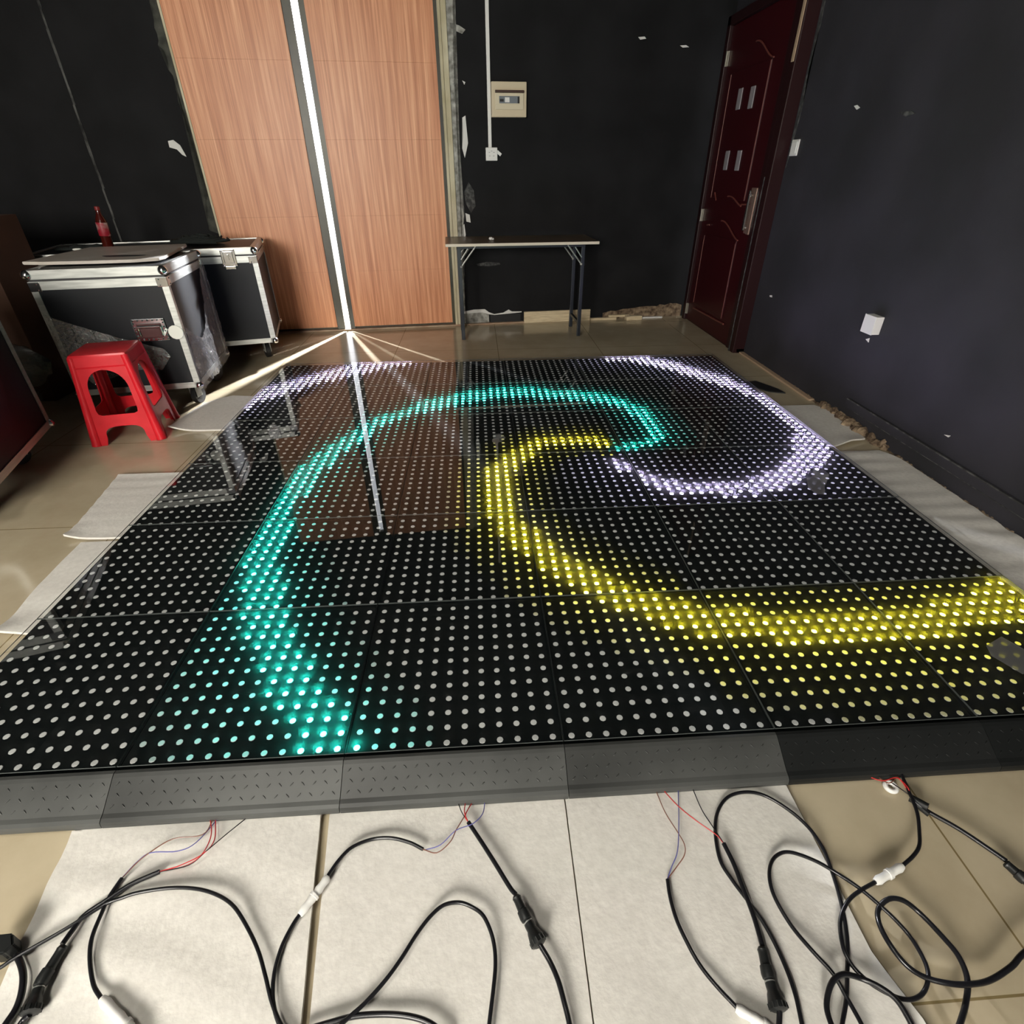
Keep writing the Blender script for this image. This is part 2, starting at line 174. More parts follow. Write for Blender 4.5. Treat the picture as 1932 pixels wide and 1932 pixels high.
lk(m_led,_a.outputs['Color'],_b.inputs['Emission Color']); _b.inputs['Emission Strength'].default_value = 1
m_bright = m_led.copy(); m_bright.name = 'pixel diffuser full on'; m_bright.cycles.emission_sampling = 'FRONT'
for m in (m_dot, m_led): m.cycles.emission_sampling = 'NONE'
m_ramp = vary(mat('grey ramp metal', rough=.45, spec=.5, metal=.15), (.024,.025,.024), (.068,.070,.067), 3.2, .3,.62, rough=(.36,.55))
m_rampd = vary(mat('darker ramp metal', rough=.5, spec=.35), (.007,.008,.008), (.014,.015,.015), 3.2)  # darker tone of the ramp metal for the last two edges
m_bottle = mat('cola', (.05,.006,.004), .12, spec=.6)
m_label = vary(mat('red bottle label', rough=.5), (.26,.008,.02), (.36,.26,.24), 16, .5,.6)
m_cap = mat('red cap', (.20,.015,.015), .5)
m_bin = mat('black fabric', (.006,.009,.008), .9)
m_threshold = vary(mat('stone threshold', rough=.5), (.30,.17,.10), (.45,.33,.22), 7)
m_dirt = vary(mat('crumbled mortar', rough=.95, bump=(50,1,.01)), (.06,.035,.02), (.34,.25,.16), 25, .35,.7)
m_tape = mat('paper tape', (.72,.72,.66), .7)

def film_material(name, tint, fac_t, gloss_rough, haze, dist=.004, scale=26):
    m = bpy.data.materials.new(name); m.use_nodes = True; t = m.node_tree; t.nodes.clear()
    out = nd(m,'ShaderNodeOutputMaterial'); tr = nd(m,'ShaderNodeBsdfTransparent'); tr.inputs[0].default_value=(*tint,1)
    df = nd(m,'ShaderNodeBsdfDiffuse'); df.inputs[0].default_value=(.75,.74,.74,1)
    gl = nd(m,'ShaderNodeBsdfGlossy'); gl.inputs['Roughness'].default_value = gloss_rough
    a = nd(m,'ShaderNodeMixShader'); a.inputs[0].default_value = haze; b = nd(m,'ShaderNodeMixShader')
    lw = nd(m,'ShaderNodeLayerWeight'); lw.inputs['Blend'].default_value=.25
    tc = nd(m,'ShaderNodeTexCoord'); nz = nd(m,'ShaderNodeTexNoise', Scale=scale, Detail=3); bp = nd(m,'ShaderNodeBump'); bp.inputs['Strength'].default_value=1; bp.inputs['Distance'].default_value=dist
    lk(m,tc.outputs['Object'],nz.inputs['Vector']); lk(m,nz.outputs['Fac'],bp.inputs['Height'])
    for q in (df,gl,lw): lk(m,bp.outputs['Normal'],q.inputs['Normal'])
    mr = nd(m,'ShaderNodeMapRange'); mr.inputs['To Min'].default_value = fac_t; mr.inputs['To Max'].default_value = .8
    lk(m,lw.outputs['Fresnel'],mr.inputs['Value'])
    lk(m,tr.outputs[0],a.inputs[1]); lk(m,df.outputs[0],a.inputs[2]); lk(m,a.outputs[0],b.inputs[1]); lk(m,gl.outputs[0],b.inputs[2]); lk(m,mr.outputs[0],b.inputs[0]); lk(m,b.outputs[0],out.inputs[0])
    return m
m_film = film_material('stretch film', (.9,.9,.9), .10, .13, .10, .012, 60)
m_film2 = film_material('loose stretch film', (.85,.87,.82), .10, .13, .12, .012, 60)
m_clear = film_material('clear tape', (.9,.9,.9), .03, .3, .10, .001, 10)

# tempered cover: clear, mirror-like, with a trace of haze that catches the light of the pixels under it
def glass_cover_material():
    m = bpy.data.materials.new('tempered cover glass'); m.use_nodes = True; t = m.node_tree; t.nodes.clear()
    out = nd(m,'ShaderNodeOutputMaterial'); tr = nd(m,'ShaderNodeBsdfTransparent'); tr.inputs[0].default_value=(.96,.97,.97,1)
    tl = nd(m,'ShaderNodeBsdfTranslucent'); tl.inputs[0].default_value=(1,1,1,1)
    gl = nd(m,'ShaderNodeBsdfGlossy'); gl.inputs['Roughness'].default_value=.012
    a = nd(m,'ShaderNodeMixShader'); a.inputs[0].default_value = .07
    fr = nd(m,'ShaderNodeFresnel'); fr.inputs['IOR'].default_value = 1.62
    ge = nd(m,'ShaderNodeNewGeometry'); iv = nd(m,'ShaderNodeMath', operation='SUBTRACT'); iv.inputs[0].default_value = 1
    mu = nd(m,'ShaderNodeMath', operation='MULTIPLY'); b = nd(m,'ShaderNodeMixShader')
    lk(m,ge.outputs['Backfacing'],iv.inputs[1]); lk(m,fr.outputs[0],mu.inputs[0]); lk(m,iv.outputs[0],mu.inputs[1])
    lk(m,tr.outputs[0],a.inputs[1]); lk(m,tl.outputs[0],a.inputs[2]); lk(m,a.outputs[0],b.inputs[1]); lk(m,gl.outputs[0],b.inputs[2])
    lk(m,mu.outputs[0],b.inputs[0]); lk(m,b.outputs[0],out.inputs[0]); return m
m_glass = glass_cover_material()
m_gedge = mat('ground glass edge', (.06,.068,.066), .6)

# polished beige floor tiles with thin joints
def floor_material():
    m = mat('beige floor tiles', rough=.2, spec=.5); b = m.node_tree.nodes['Principled BSDF']
    t = nd(m,'ShaderNodeTexCoord'); mp = nd(m,'ShaderNodeMapping'); mp.inputs['Location'].default_value=(-.98,-.325,0)
    br = nd(m,'ShaderNodeTexBrick'); br.offset=0; br.squash=1
    br.inputs['Scale'].default_value=1; br.inputs['Brick Width'].default_value=.8; br.inputs['Row Height'].default_value=.8; br.inputs['Mortar Size'].default_value=.0022; br.inputs['Mortar Smooth'].default_value=.1
    br.inputs['Color1'].default_value=(1,1,1,1); br.inputs['Color2'].default_value=(1,1,1,1); br.inputs['Mortar'].default_value=(0,0,0,1)
    n1 = nd(m,'ShaderNodeTexNoise', Scale=2.2, Detail=8, Roughness=.62); r = nd(m,'ShaderNodeValToRGB')
    r.color_ramp.elements[0].position=.35; r.color_ramp.elements[0].color=(.42,.35,.235,1)
    r.color_ramp.elements[1].position=.68; r.color_ramp.elements[1].color=(.54,.465,.33,1)
    mx = nd(m,'ShaderNodeMix', data_type='RGBA'); mx.inputs['A'].default_value=(.20,.15,.07,1)
    lk(m,t.outputs['Object'],mp.inputs['Vector']); lk(m,mp.outputs['Vector'],br.inputs['Vector']); lk(m,t.outputs['Object'],n1.inputs['Vector'])
    lk(m,n1.outputs['Fac'],r.inputs['Fac']); lk(m,r.outputs['Color'],mx.inputs['B']); lk(m,br.outputs['Color'],mx.inputs['Factor']); lk(m,mx.outputs['Result'],b.inputs['Base Color'])
    q = nd(m,'ShaderNodeMapRange'); q.inputs['To Min'].default_value=.09; q.inputs['To Max'].default_value=.22
    lk(m,n1.outputs['Fac'],q.inputs['Value']); lk(m,q.outputs['Result'],b.inputs['Roughness']); return m
m_floor = floor_material()

# ------------------------------------------------------------------ mesh helpers
def mesh_obj(name, bm, m=None, parent=None, smooth=False, mw=None, recalc=True):
    me = bpy.data.meshes.new(name)
    if recalc: bmesh.ops.recalc_face_normals(bm, faces=bm.faces)
    bm.to_mesh(me); bm.free()
    if smooth:
        for p in me.polygons: p.use_smooth = True
        if smooth != 'all':
            try: me.set_sharp_from_angle(angle=R_(38))
            except Exception: pass
    o = bpy.data.objects.new(name, me); COL.objects.link(o)
    for x in (m if isinstance(m,(list,tuple)) else [m]): 
        if x: me.materials.append(x)
    if parent: o.parent = parent
    if mw is not None: o.matrix_local = mw
    return o
def tag(o, label=None, cat=None, group=None, kind=None):
    if label: o['label'] = label
    if cat: o['category'] = cat
    if group: o['group'] = group
    if kind or cat: o['kind'] = kind or 'thing'
    return o
def empty(name, mw=None, **kw):
    o = bpy.data.objects.new(name, None); COL.objects.link(o); o.empty_display_size=.05
    if mw is not None: o.matrix_world = mw
    return tag(o, **kw)
def box(bm, x0,x1,y0,y1,z0,z1, bev=0, mi=0, mw=None):
    r = bmesh.ops.create_cube(bm, size=1); vs = r['verts']
    for v in vs: v.co = V(((x0+x1)/2+v.co.x*(x1-x0),(y0+y1)/2+v.co.y*(y1-y0),(z0+z1)/2+v.co.z*(z1-z0)))
    fs = {f for v in vs for f in v.link_faces}
    for f in fs: f.material_index = mi
    if bev:
        es = list({e for v in vs for e in v.link_edges})
        rr = bmesh.ops.bevel(bm, geom=es, offset=bev, segments=2, affect='EDGES', profile=.6)
        vs = list({v for f in rr['faces'] for v in f.verts} | {v for v in vs if v.is_valid})
    if mw is not None:
        bmesh.ops.transform(bm, matrix=mw, verts=[v for v in vs if v.is_valid])
    return vs
def cyl(bm, p0, p1, r0, r1=None, seg=14, mi=0):
    p0=V(p0); p1=V(p1); r1 = r0 if r1 is None else r1; d=p1-p0
    q = d.to_track_quat('Z','Y').to_matrix().to_4x4(); q.translation=(p0+p1)/2
    r = bmesh.ops.create_cone(bm, cap_ends=True, segments=seg, radius1=r0, radius2=r1, depth=d.length, matrix=q)
    for v in r['verts']:
        for f in v.link_faces: f.material_index = mi
    return r['verts']
def ball(bm, c, r, seg=12, sc3=(1,1,1)):
    mm = M.Translation(V(c)) @ M.Diagonal((*sc3,1))
    return bmesh.ops.create_uvsphere(bm, u_segments=seg, v_segments=max(6,seg//2+2), radius=r, matrix=mm)['verts']
def smooth_path(pts, n=6):
    pts=[V(p) for p in pts]; 
    if len(pts)<3: return pts
    out=[]; P=[pts[0]*2-pts[1]]+pts+[pts[-1]*2-pts[-2]]
    for i in range(1,len(P)-2):
        a,b,c,d=P[i-1],P[i],P[i+1],P[i+2]
        for k in range(n):
            t=k/n; out.append(.5*((2*b)+(c-a)*t+(2*a-5*b+4*c-d)*t*t+(3*b-a-3*c+d)*t**3))
    out.append(pts[-1]); return out
def tube(bm, pts, r, seg=8, cap=True, radii=None):
    pts=[V(p) for p in pts]; rings=[]; up=None
    for i,p in enumerate(pts):
        d=(pts[min(i+1,len(pts)-1)]-pts[max(i-1,0)]).normalized()
        if up is None: up = d.orthogonal().normalized()
        up=(up-d*up.dot(d)).normalized(); s=d.cross(up); rr = radii[i] if radii else r
        rings.append([bm.verts.new(p+(up*cos(2*pi*k/seg)+s*sin(2*pi*k/seg))*rr) for k in range(seg)])
    for a,b in zip(rings,rings[1:]):
        for k in range(seg): bm.faces.new((a[k],a[(k+1)%seg],b[(k+1)%seg],b[k]))
    if cap: bm.faces.new(rings[0][::-1]); bm.faces.new(rings[-1])
def lathe(bm, prof, c=(0,0,0), seg=24, mi=0):
    rings=[]
    for r,z in prof: rings.append([bm.verts.new((c[0]+max(r,1e-4)*cos(2*pi*k/seg),c[1]+max(r,1e-4)*sin(2*pi*k/seg),c[2]+z)) for k in range(seg)])
    for a,b in zip(rings,rings[1:]):
        for k in range(seg): bm.faces.new((a[k],a[(k+1)%seg],b[(k+1)%seg],b[k])).material_index=mi
    bm.faces.new(rings[0][::-1]); bm.faces.new(rings[-1])
def prism(bm, poly, z0, z1, mw=None):
    """polygon (x,y) extruded along z"""
    a=[bm.verts.new((x,y,z0)) for x,y in poly]; b=[bm.verts.new((x,y,z1)) for x,y in poly]; n=len(poly)
    bm.faces.new(a[::-1]); bm.faces.new(b)
    for i in range(n): bm.faces.new((a[i],a[(i+1)%n],b[(i+1)%n],b[i]))
    if mw is not None: bmesh.ops.transform(bm, matrix=mw, verts=a+b)
def plate2d(outer, holes, th):
    """flat plate with holes (2D outlines), returned as bmesh, extruded +-th/2 on z"""
    cu=bpy.data.curves.new('t','CURVE'); cu.dimensions='2D'; cu.fill_mode='BOTH'; cu.extrude=th/2; cu.bevel_depth=0
    for pl in [outer]+holes:
        s=cu.splines.new('POLY'); s.points.add(len(pl)-1); s.use_cyclic_u=True
        for i,(x,y) in enumerate(pl): s.points[i].co=(x,y,0,1)
    o=bpy.data.objects.new('t',cu); COL.objects.link(o); dg=bpy.context.evaluated_depsgraph_get()
    me=bpy.data.meshes.new_from_object(o.evaluated_get(dg)); bm=bmesh.new(); bm.from_mesh(me)
    bpy.data.objects.remove(o); bpy.data.curves.remove(cu); bpy.data.meshes.remove(me)
    bmesh.ops.remove_doubles(bm, verts=bm.verts, dist=1e-5); return bm
def rot(z): return M.Rotation(z,4,'Z')
def part(name, fn, m, parent, **kw):
    bm=bmesh.new(); fn(bm); return mesh_obj(name,bm,m,parent,**kw)

# ------------------------------------------------------------------ camera
Rm = D['cam']['R']
cam = bpy.data.objects.new('camera', bpy.data.cameras.new('camera')); COL.objects.link(cam)
cam.data.sensor_width = 36; cam.data.lens = D['cam']['lens']; cam.data.clip_start=.02; cam.data.clip_end=60
mw = M.Identity(4)
for i in range(3):
    mw[i][0]=Rm[0][i]; mw[i][1]=-Rm[1][i]; mw[i][2]=-Rm[2][i]; mw[i][3]=D['cam']['loc'][i]
cam.matrix_world = mw; sc.camera = cam

# ------------------------------------------------------------------ the room
al = math.atan(.094); BWM = M.Translation((0,4.29,0)) @ rot(al)       # back wall frame: x along the wall, y into it, z up
ZC=2.95
def st(o, parent=None): o['kind']='structure'; return o
XL, XR, YB = -2.9, 2.86, -3.6
st(part('floor', lambda b: box(b,XL-.1,XR+.1,YB-.1,5.4,-.08,0), m_floor, None))
st(part('ceiling', lambda b: box(b,XL-.1,XR+.1,YB-.1,5.0,ZC,ZC+.08), m_ceil, None))
st(part('wall_left', lambda b: box(b,XL-.1,XL,YB-.1,4.2,0,ZC), m_wall, None))
wr = st(part('wall_right', lambda b: (box(b,XR,XR+.1,YB-.1,3.27,0,ZC), box(b,XR,XR+.1,4.50,4.75,0,ZC), box(b,XR,XR+.1,3.27,4.50,2.16,ZC)), m_wallr, None))
st(part('wall_front', lambda b: box(b,XL-.1,XR+.1,YB-.1,YB,0,ZC), m_wall, None))
def backwall(b):
    box(b,-3.1,-1.20,0,.12,0,ZC); box(b,.70,3.0,0,.12,0,ZC); box(b,-1.20,.70,0,.12,2.42,ZC)
wb = st(part('wall_back', backwall, m_wall, None, mw=BWM))
def flat_patch(name, pts, m, parent, frame, th=.003, label=None):
    """small raised flake outline: pts are (s,z) on a wall frame whose y axis points into the wall"""
    bm=bmesh.new(); a=[bm.verts.new((s,-th,z)) for s,z in pts]; b=[bm.verts.new((s,.001,z)) for s,z in pts]; n=len(pts)
    bm.faces.new(a); bm.faces.new(b[::-1])
    for i in range(n): bm.faces.new((a[i],b[i],b[(i+1)%n],a[(i+1)%n]))
    bmesh.ops.triangulate(bm, faces=bm.faces)
    o=mesh_obj(name,bm,m,parent); o.matrix_parent_inverse=parent.matrix_world.inverted() if parent else M.Identity(4); o.matrix_basis=frame
    if label: o['label']=label
    return o
def ragged(p, q, n, amp, seed):
    r=random.Random(seed); return [(p[0]+(q[0]-p[0])*i/n+r.uniform(-amp,amp), p[1]+(q[1]-p[1])*i/n+r.uniform(-.008,.008)) for i in range(n+1)]
B=D['bw']
bpy.context.view_layer.update()
flat_patch('bare_plaster_strip', [(.69,2.4)]+[(.765,2.4)]+ragged((.755,2.38),(.725,1.7),22,.010,1)+ragged((.728,1.68),(.745,.75),26,.012,2)+ragged((.735,.73),(.715,.03),16,.006,3)+[(.69,.0)], m_plaster, wb, BWM, label='ragged strip of bare plaster beside the jamb')
pl=[(-1.20,2.4),(-1.24,2.4)]+ragged((-1.245,2.2),(-1.275,1.93),10,.008,4)+ragged((-1.25,1.9),(-1.235,1.6),9,.010,5)+ragged((-1.22,1.55),(-1.215,1.05),6,.004,6)+ragged((-1.24,1.0),(-1.27,.80),8,.010,7)+[(-1.20,.78)]
flat_patch('bare_plaster_strip', pl, m_plasterg, wb, BWM, label='grey unpainted strip left of the wooden doors')
for k in ('chipA','chipD','chipE','chipF','chipG','chipC','chipC2'):
    flat_patch('paint_chip', B[k], m_chip, wb, BWM)
flat_patch('paint_chip', B['chipB'], m_plaster, wb, BWM)
flat_patch('paint_chip', [(.725,.80),(.75,.82),(.757,.74),(.745,.68),(.735,.72)], m_chip, wb, BWM)
flat_patch('paint_chip', [(.76,1.05),(.80,1.12),(.84,1.06),(.85,.95),(.81,.90),(.77,.97)], m_scuff, wb, BWM)
flat_patch('paint_chip', [(.84,.51),(.93,.525),(1.04,.515),(1.05,.50),(.95,.49),(.85,.495)], m_scuff, wb, BWM)
flat_patch('paint_chip', [(.71,.118),(.80,.132),(.90,.132),(.935,.105),(.985,.085),(1.07,.095),(1.12,.120),(1.15,.102),(1.24,.10),(1.24,.092),(.99,.078),(.94,.085),(.88,.105),(.71,.10)], m_chip, wb, BWM, th=.006)
flat_patch('bare_plaster_strip', [(.71,.105),(.88,.108),(.935,.09),(.938,.0),(.71,.0)], m_plaster, wb, BWM, label='bare grey plaster patch at the foot of the wall')
flat_patch('bare_plaster_strip', [(2.02,.055)]+ragged((2.1,.07),(2.75,.12),16,.01,12)+[(2.8,.10),(2.8,0),(2.02,0)], m_dirt, wb, BWM, label='crumbled plaster along the foot of the back wall')
RWM = M.Translation((XR,0,0)) @ M.Rotation(-pi/2,4,'Z')      # x runs towards -y, y axis into the wall
def rw(pts): return [(-y,z) for y,z in pts]
for k in ('chip1','chip3','chip4','chip5'): flat_patch('paint_chip', rw(D['rw'][k]), m_chip, wr, RWM)
flat_patch('paint_chip', rw(D['rw']['chip2']), m_scuff, wr, RWM)
flat_patch('worn_paint_strip', rw([(3.255,2.0),(3.235,2.0),(3.225,1.9),(3.24,1.7),(3.22,1.5),(3.24,1.3),(3.255,1.2)]), m_scuff, wr, RWM)

# dusty vertical seam strip on the back wall, far left
def seam(b):
    for i in range(24):
        z=.3+i*.1; w=.006+.004*rnd.random(); x=-1.925-.02*(2.4-z)/2+rnd.uniform(-.003,.003)
        box(b,x-w,x+w,-.006,.0,z,z+.1)
m_seam = vary(mat('dusty seam', rough=.95), (.012,.012,.012), (.10,.10,.095), 9, .35,.6)
st(part('trim_1', seam, m_seam, None, mw=BWM))
# ---- wooden double doors
d2 = st(empty('door_1', BWM)); d3 = st(empty('door_2', BWM))
def leaf(b, x0, x1):
    zs=[.035,.485,.895,1.40,1.86,2.38]
    for a,c in zip(zs,zs[1:]): box(b,x0,x1,-.035,-.02,a+.0002,c-.0002,.0005)
    box(b,x0,x1,-.021,.012,zs[0],zs[-1])
part('door_leaf', lambda b: leaf(b,-1.185,-.418), m_doorwood, d2)
part('door_edge', lambda b: box(b,-.419,-.354,-.022,.02,.013,2.40), m_edge, d2)
part('edge_strip', lambda b: box(b,-1.20,-1.186,-.038,.01,.03,2.38), m_jamb, d2)
part('door_leaf', lambda b: leaf(b,-.267,.600), m_doorwood, d3)
part('door_edge', lambda b: box(b,-.308,-.266,-.022,.02,.013,2.40), m_edge, d3)
part('edge_strip', lambda b: box(b,.601,.624,-.034,.01,.03,2.38), m_edge, d3)
st(part('trim_2', lambda b: (box(b,.626,.648,-.030,.03,0,2.42,.003), box(b,.650,.690,-.018,.03,0,2.42,.003)), m_jamb, None, mw=BWM))
st(part('trim_3', lambda b: box(b,-1.20,1.26,-.035,.02,.0,.014,.004), m_threshold, None, mw=BWM))
st(part('trim_5', lambda b: (box(b,-1.20,-.36,.012,.04,.0,.06),box(b,-.305,.64,.012,.04,.0,.06),box(b,-1.20,.70,.012,.05,2.36,2.43)), m_edge, None, mw=BWM))
# ---- daylight outside
st(part('pavement_outside', lambda b: box(b,-3,2,.5,4,-.09,-.01), mat('pale concrete',(.5,.48,.45),.9), None, mw=BWM))

# ---- maroon door in the right wall
XD=2.775
d1 = st(empty('door_3', M.Translation((XD,0,0))))
part('door_frame', lambda b: (box(b,0,.10,3.275,3.36,0,2.15,.006), box(b,.018,.10,3.36,3.45,0,2.15,.004), box(b,0,.10,4.41,4.47,0,2.15,.006), box(b,0,.10,3.275,4.47,2.09,2.15,.006), box(b,.03,.10,3.275,4.47,.0005,.03)), m_maroonf, d1)
part('door_leaf', lambda b: (box(b,.024,.075,3.452,4.408,.012,2.088,.003), box(b,.017,.03,3.63,4.27,.17,.74,.006), box(b,.017,.03,3.63,4.27,1.00,1.80,.006)), m_maroon, d1)
part('bare_frame_edge', lambda b: box(b,-.006,.0,3.283,3.312,1.735,2.15,.002), m_tan, d1)
part('worn_frame_edge', lambda b: (box(b,-.003,.001,3.335,3.352,.0,.16,.001), box(b,-.003,.001,3.342,3.352,.16,1.15,.001)), m_scuff, d1)
def arc(b, y0,z0,y1,z1,bulge,r=.0055,t0=0,t1=1):
    pts=[]
    for i in range(13):
        t=t0+(t1-t0)*i/12; s=t*t*(3-2*t); pts.append((.014,y0+(y1-y0)*t,z0+(z1-z0)*s+bulge*sin(pi*t)))
    tube(b,pts,r,6)
def mould(b):
    arc(b,3.92,1.925,3.60,1.80,.01); arc(b,3.93,1.018,3.66,.965,.012); tube(b,[(.014,3.66,.975),(.014,3.50,.985)],.0055,6)
    arc(b,3.97,.850,3.60,.745,.014); tube(b,[(.014,4.20,1.035),(.014,4.15,.985)],.0055,6); tube(b,[(.014,4.25,.80),(.014,4.20,.805)],.005,6)
    tube(b,[(.014,4.25,.135),(.014,3.56,.150)],.007,6)
    for y in (3.63,4.27):
        tube(b,[(.015,y,.18),(.015,y,.72)],.003,6); tube(b,[(.015,y,1.0),(.015,y,1.79)],.003,6)
part('panel_moulding', mould, m_mould, d1, smooth=True)
for y,z in ((4.04,1.625),(3.83,1.615),(4.08,1.252),(3.86,1.248)):
    part('grey_slit', lambda b: box(b,.012,.025,y-.034,y+.034,z-.062,z+.062,.002), m_slit, d1)
hd = part('lock_plate', lambda b: (box(b,.010,.026,3.455,3.53,.80,1.085,.004), box(b,-.006,.004,3.41,3.455,.80,1.085,.003)), m_brass, d1)
part('door_handle', lambda b: (box(b,-.018,-.004,3.485,3.505,.82,1.07,.005), box(b,-.018,.012,3.485,3.505,.84,.86,.003), box(b,-.018,.012,3.485,3.505,1.03,1.05,.003)), m_chrome, hd)
part('keyhole', lambda b: cyl(b,(.002,3.50,.845),(.014,3.50,.845),.011), m_whitep, hd)
for z in (1.90,.865,.10): part('hinge', lambda b: (cyl(b,(.008,4.405,z-.045),(.008,4.405,z+.045),.007), box(b,.012,.022,4.39,4.42,z-.045,z+.045)), m_hinge, d1)
# conduit strips low on the right wall
t4 = part('cable_trunking', lambda b: (box(b,XR-.018,XR,-1.6,1.95,.083,.128,.002)), m_wallr, None)
tag(t4,'black painted cable trunking running low along the right wall','trunking')
part('worn_edge', lambda b: (box(b,XR-.0195,XR-.014,-1.6,1.95,.124,.1295), box(b,XR-.0195,XR-.014,-1.6,1.90,.082,.0845)), m_scuff, t4)
# crumbled mortar line at the foot of the right wall
def crumbs(b):
    r=random.Random(5); y=3.2
    while y>-1.2:
        big = 1.55<y<2.15
        w=r.uniform(.005,.018) if not big else r.uniform(.012,.05); h=r.uniform(.003,.010) if not big else r.uniform(.010,.04)
        vs=ball(b,(XR-w*.4,y,h*.2),1,12,(w,r.uniform(.012,.04),h))
        for v in vs: v.co += V((noise.noise(v.co*90)*.010,noise.noise(v.co*80+V((3,1,0)))*.012,noise.noise(v.co*95+V((0,5,2)))*.009)); 
        for v in vs: v.co.z=max(v.co.z,.0005)
        y-=r.uniform(.018,.04)
cr = part('mortar_crumbs', crumbs, m_dirt, None, smooth=True); tag(cr,'brown crumbled mortar rubble along the foot of the right wall','rubble',kind='stuff')
st(part('baseboard_right', lambda b: box(b,XR-.035,XR-.001,2.25,3.27,0,.012,.003), m_tan, None))

# ------------------------------------------------------------------ LED floor
def inside(x,y,P):
    c=False; n=len(P)
    for i in range(n):
        x1,y1=P[i]; x2,y2=P[(i+1)%n]
        if (y1>y)!=(y2>y) and x<(x2-x1)*(y-y1)/(y2-y1)+x1: c=not c
    return c
def seg_dist(x,y,P):
    best=9.; n=len(P)
    for i in range(n):
        x1,y1=P[i]; x2,y2=P[(i+1)%n]; dx=x2-x1; dy=y2-y1
        t=max(0,min(1,((x-x1)*dx+(y-y1)*dy)/(dx*dx+dy*dy+1e-12))); best=min(best,math.hypot(x-x1-dx*t,y-y1-dy*t))
    return best
def pixel_state(I,J):
    x=-.5+(I+.5)/24; y=(J+.5)/24; best=(0,'.')
    for k,P in D['bands'].items():
        if k=='teal' and ((y<1.5 and x>.7) or x<0): continue
        if k=='white' and (y<1.0 or (y>1.5 and x<1.0)): continue
        if k=='yellow' and y>1.5 and x<.3: continue
        if k=='yellow' and y>=.5 and x>1.45: continue
        if inside(x,y,P): return 9,k
        d=seg_dist(x,y,P)
        F={'teal':.28 if x<.25 and y<.6 else .17,'yellow':.17,'white':.30,'violet':.14}[k]
        if k=='yellow' and y<.5 and x>1.4: F=.24
        if k=='white' and y<1.5 and x<1.0: F=.12
        f=max(0,1-d/F); lv=math.ceil(f*6) if f>.03 else 0
        if lv>best[0]: best=(lv,k)
    return best
GRID=[]
for J_ in range(72):
    row=''
    for I_ in range(72):
        lv,k=pixel_state(I_,J_)
        if lv==0: row+='.'; continue
        b_={'teal':'a','yellow':'g','white':'m','violet':'m'}[k]
        row+=b_.upper() if lv==9 else chr(ord(b_)+lv-1)
    GRID.append(row)
LED = {'a':(.02,.95,.84),'g':(1,.90,.03),'m':(.70,.66,1.0)}
BR  = {'A':(1.2,52,40),'G':(44,39,1.5),'M':(60,52,82)}
TINT = {'a':'teal','g':'yellow','m':'white'}
ZT=.080
def frame_bm(b):
    box(b,-.2485,.2485,-.2485,.2485,.013,.0635,.002)
def mask_bm(b): box(b,-.2488,.2488,-.2488,.2488,.0635,.0660)
def glass_bm(b):
    r=bmesh.ops.create_cube(b,size=1)
    for v in r['verts']: v.co=V((v.co.x*.4978,v.co.y*.4978,.0770 if v.co.z<0 else ZT))
    bot=[f for f in b.faces if f.normal.z<-.9]; bmesh.ops.delete(b,geom=bot,context='FACES')
    for f in b.faces: f.material_index = 0 if f.normal.z>.9 else 1
protos={}
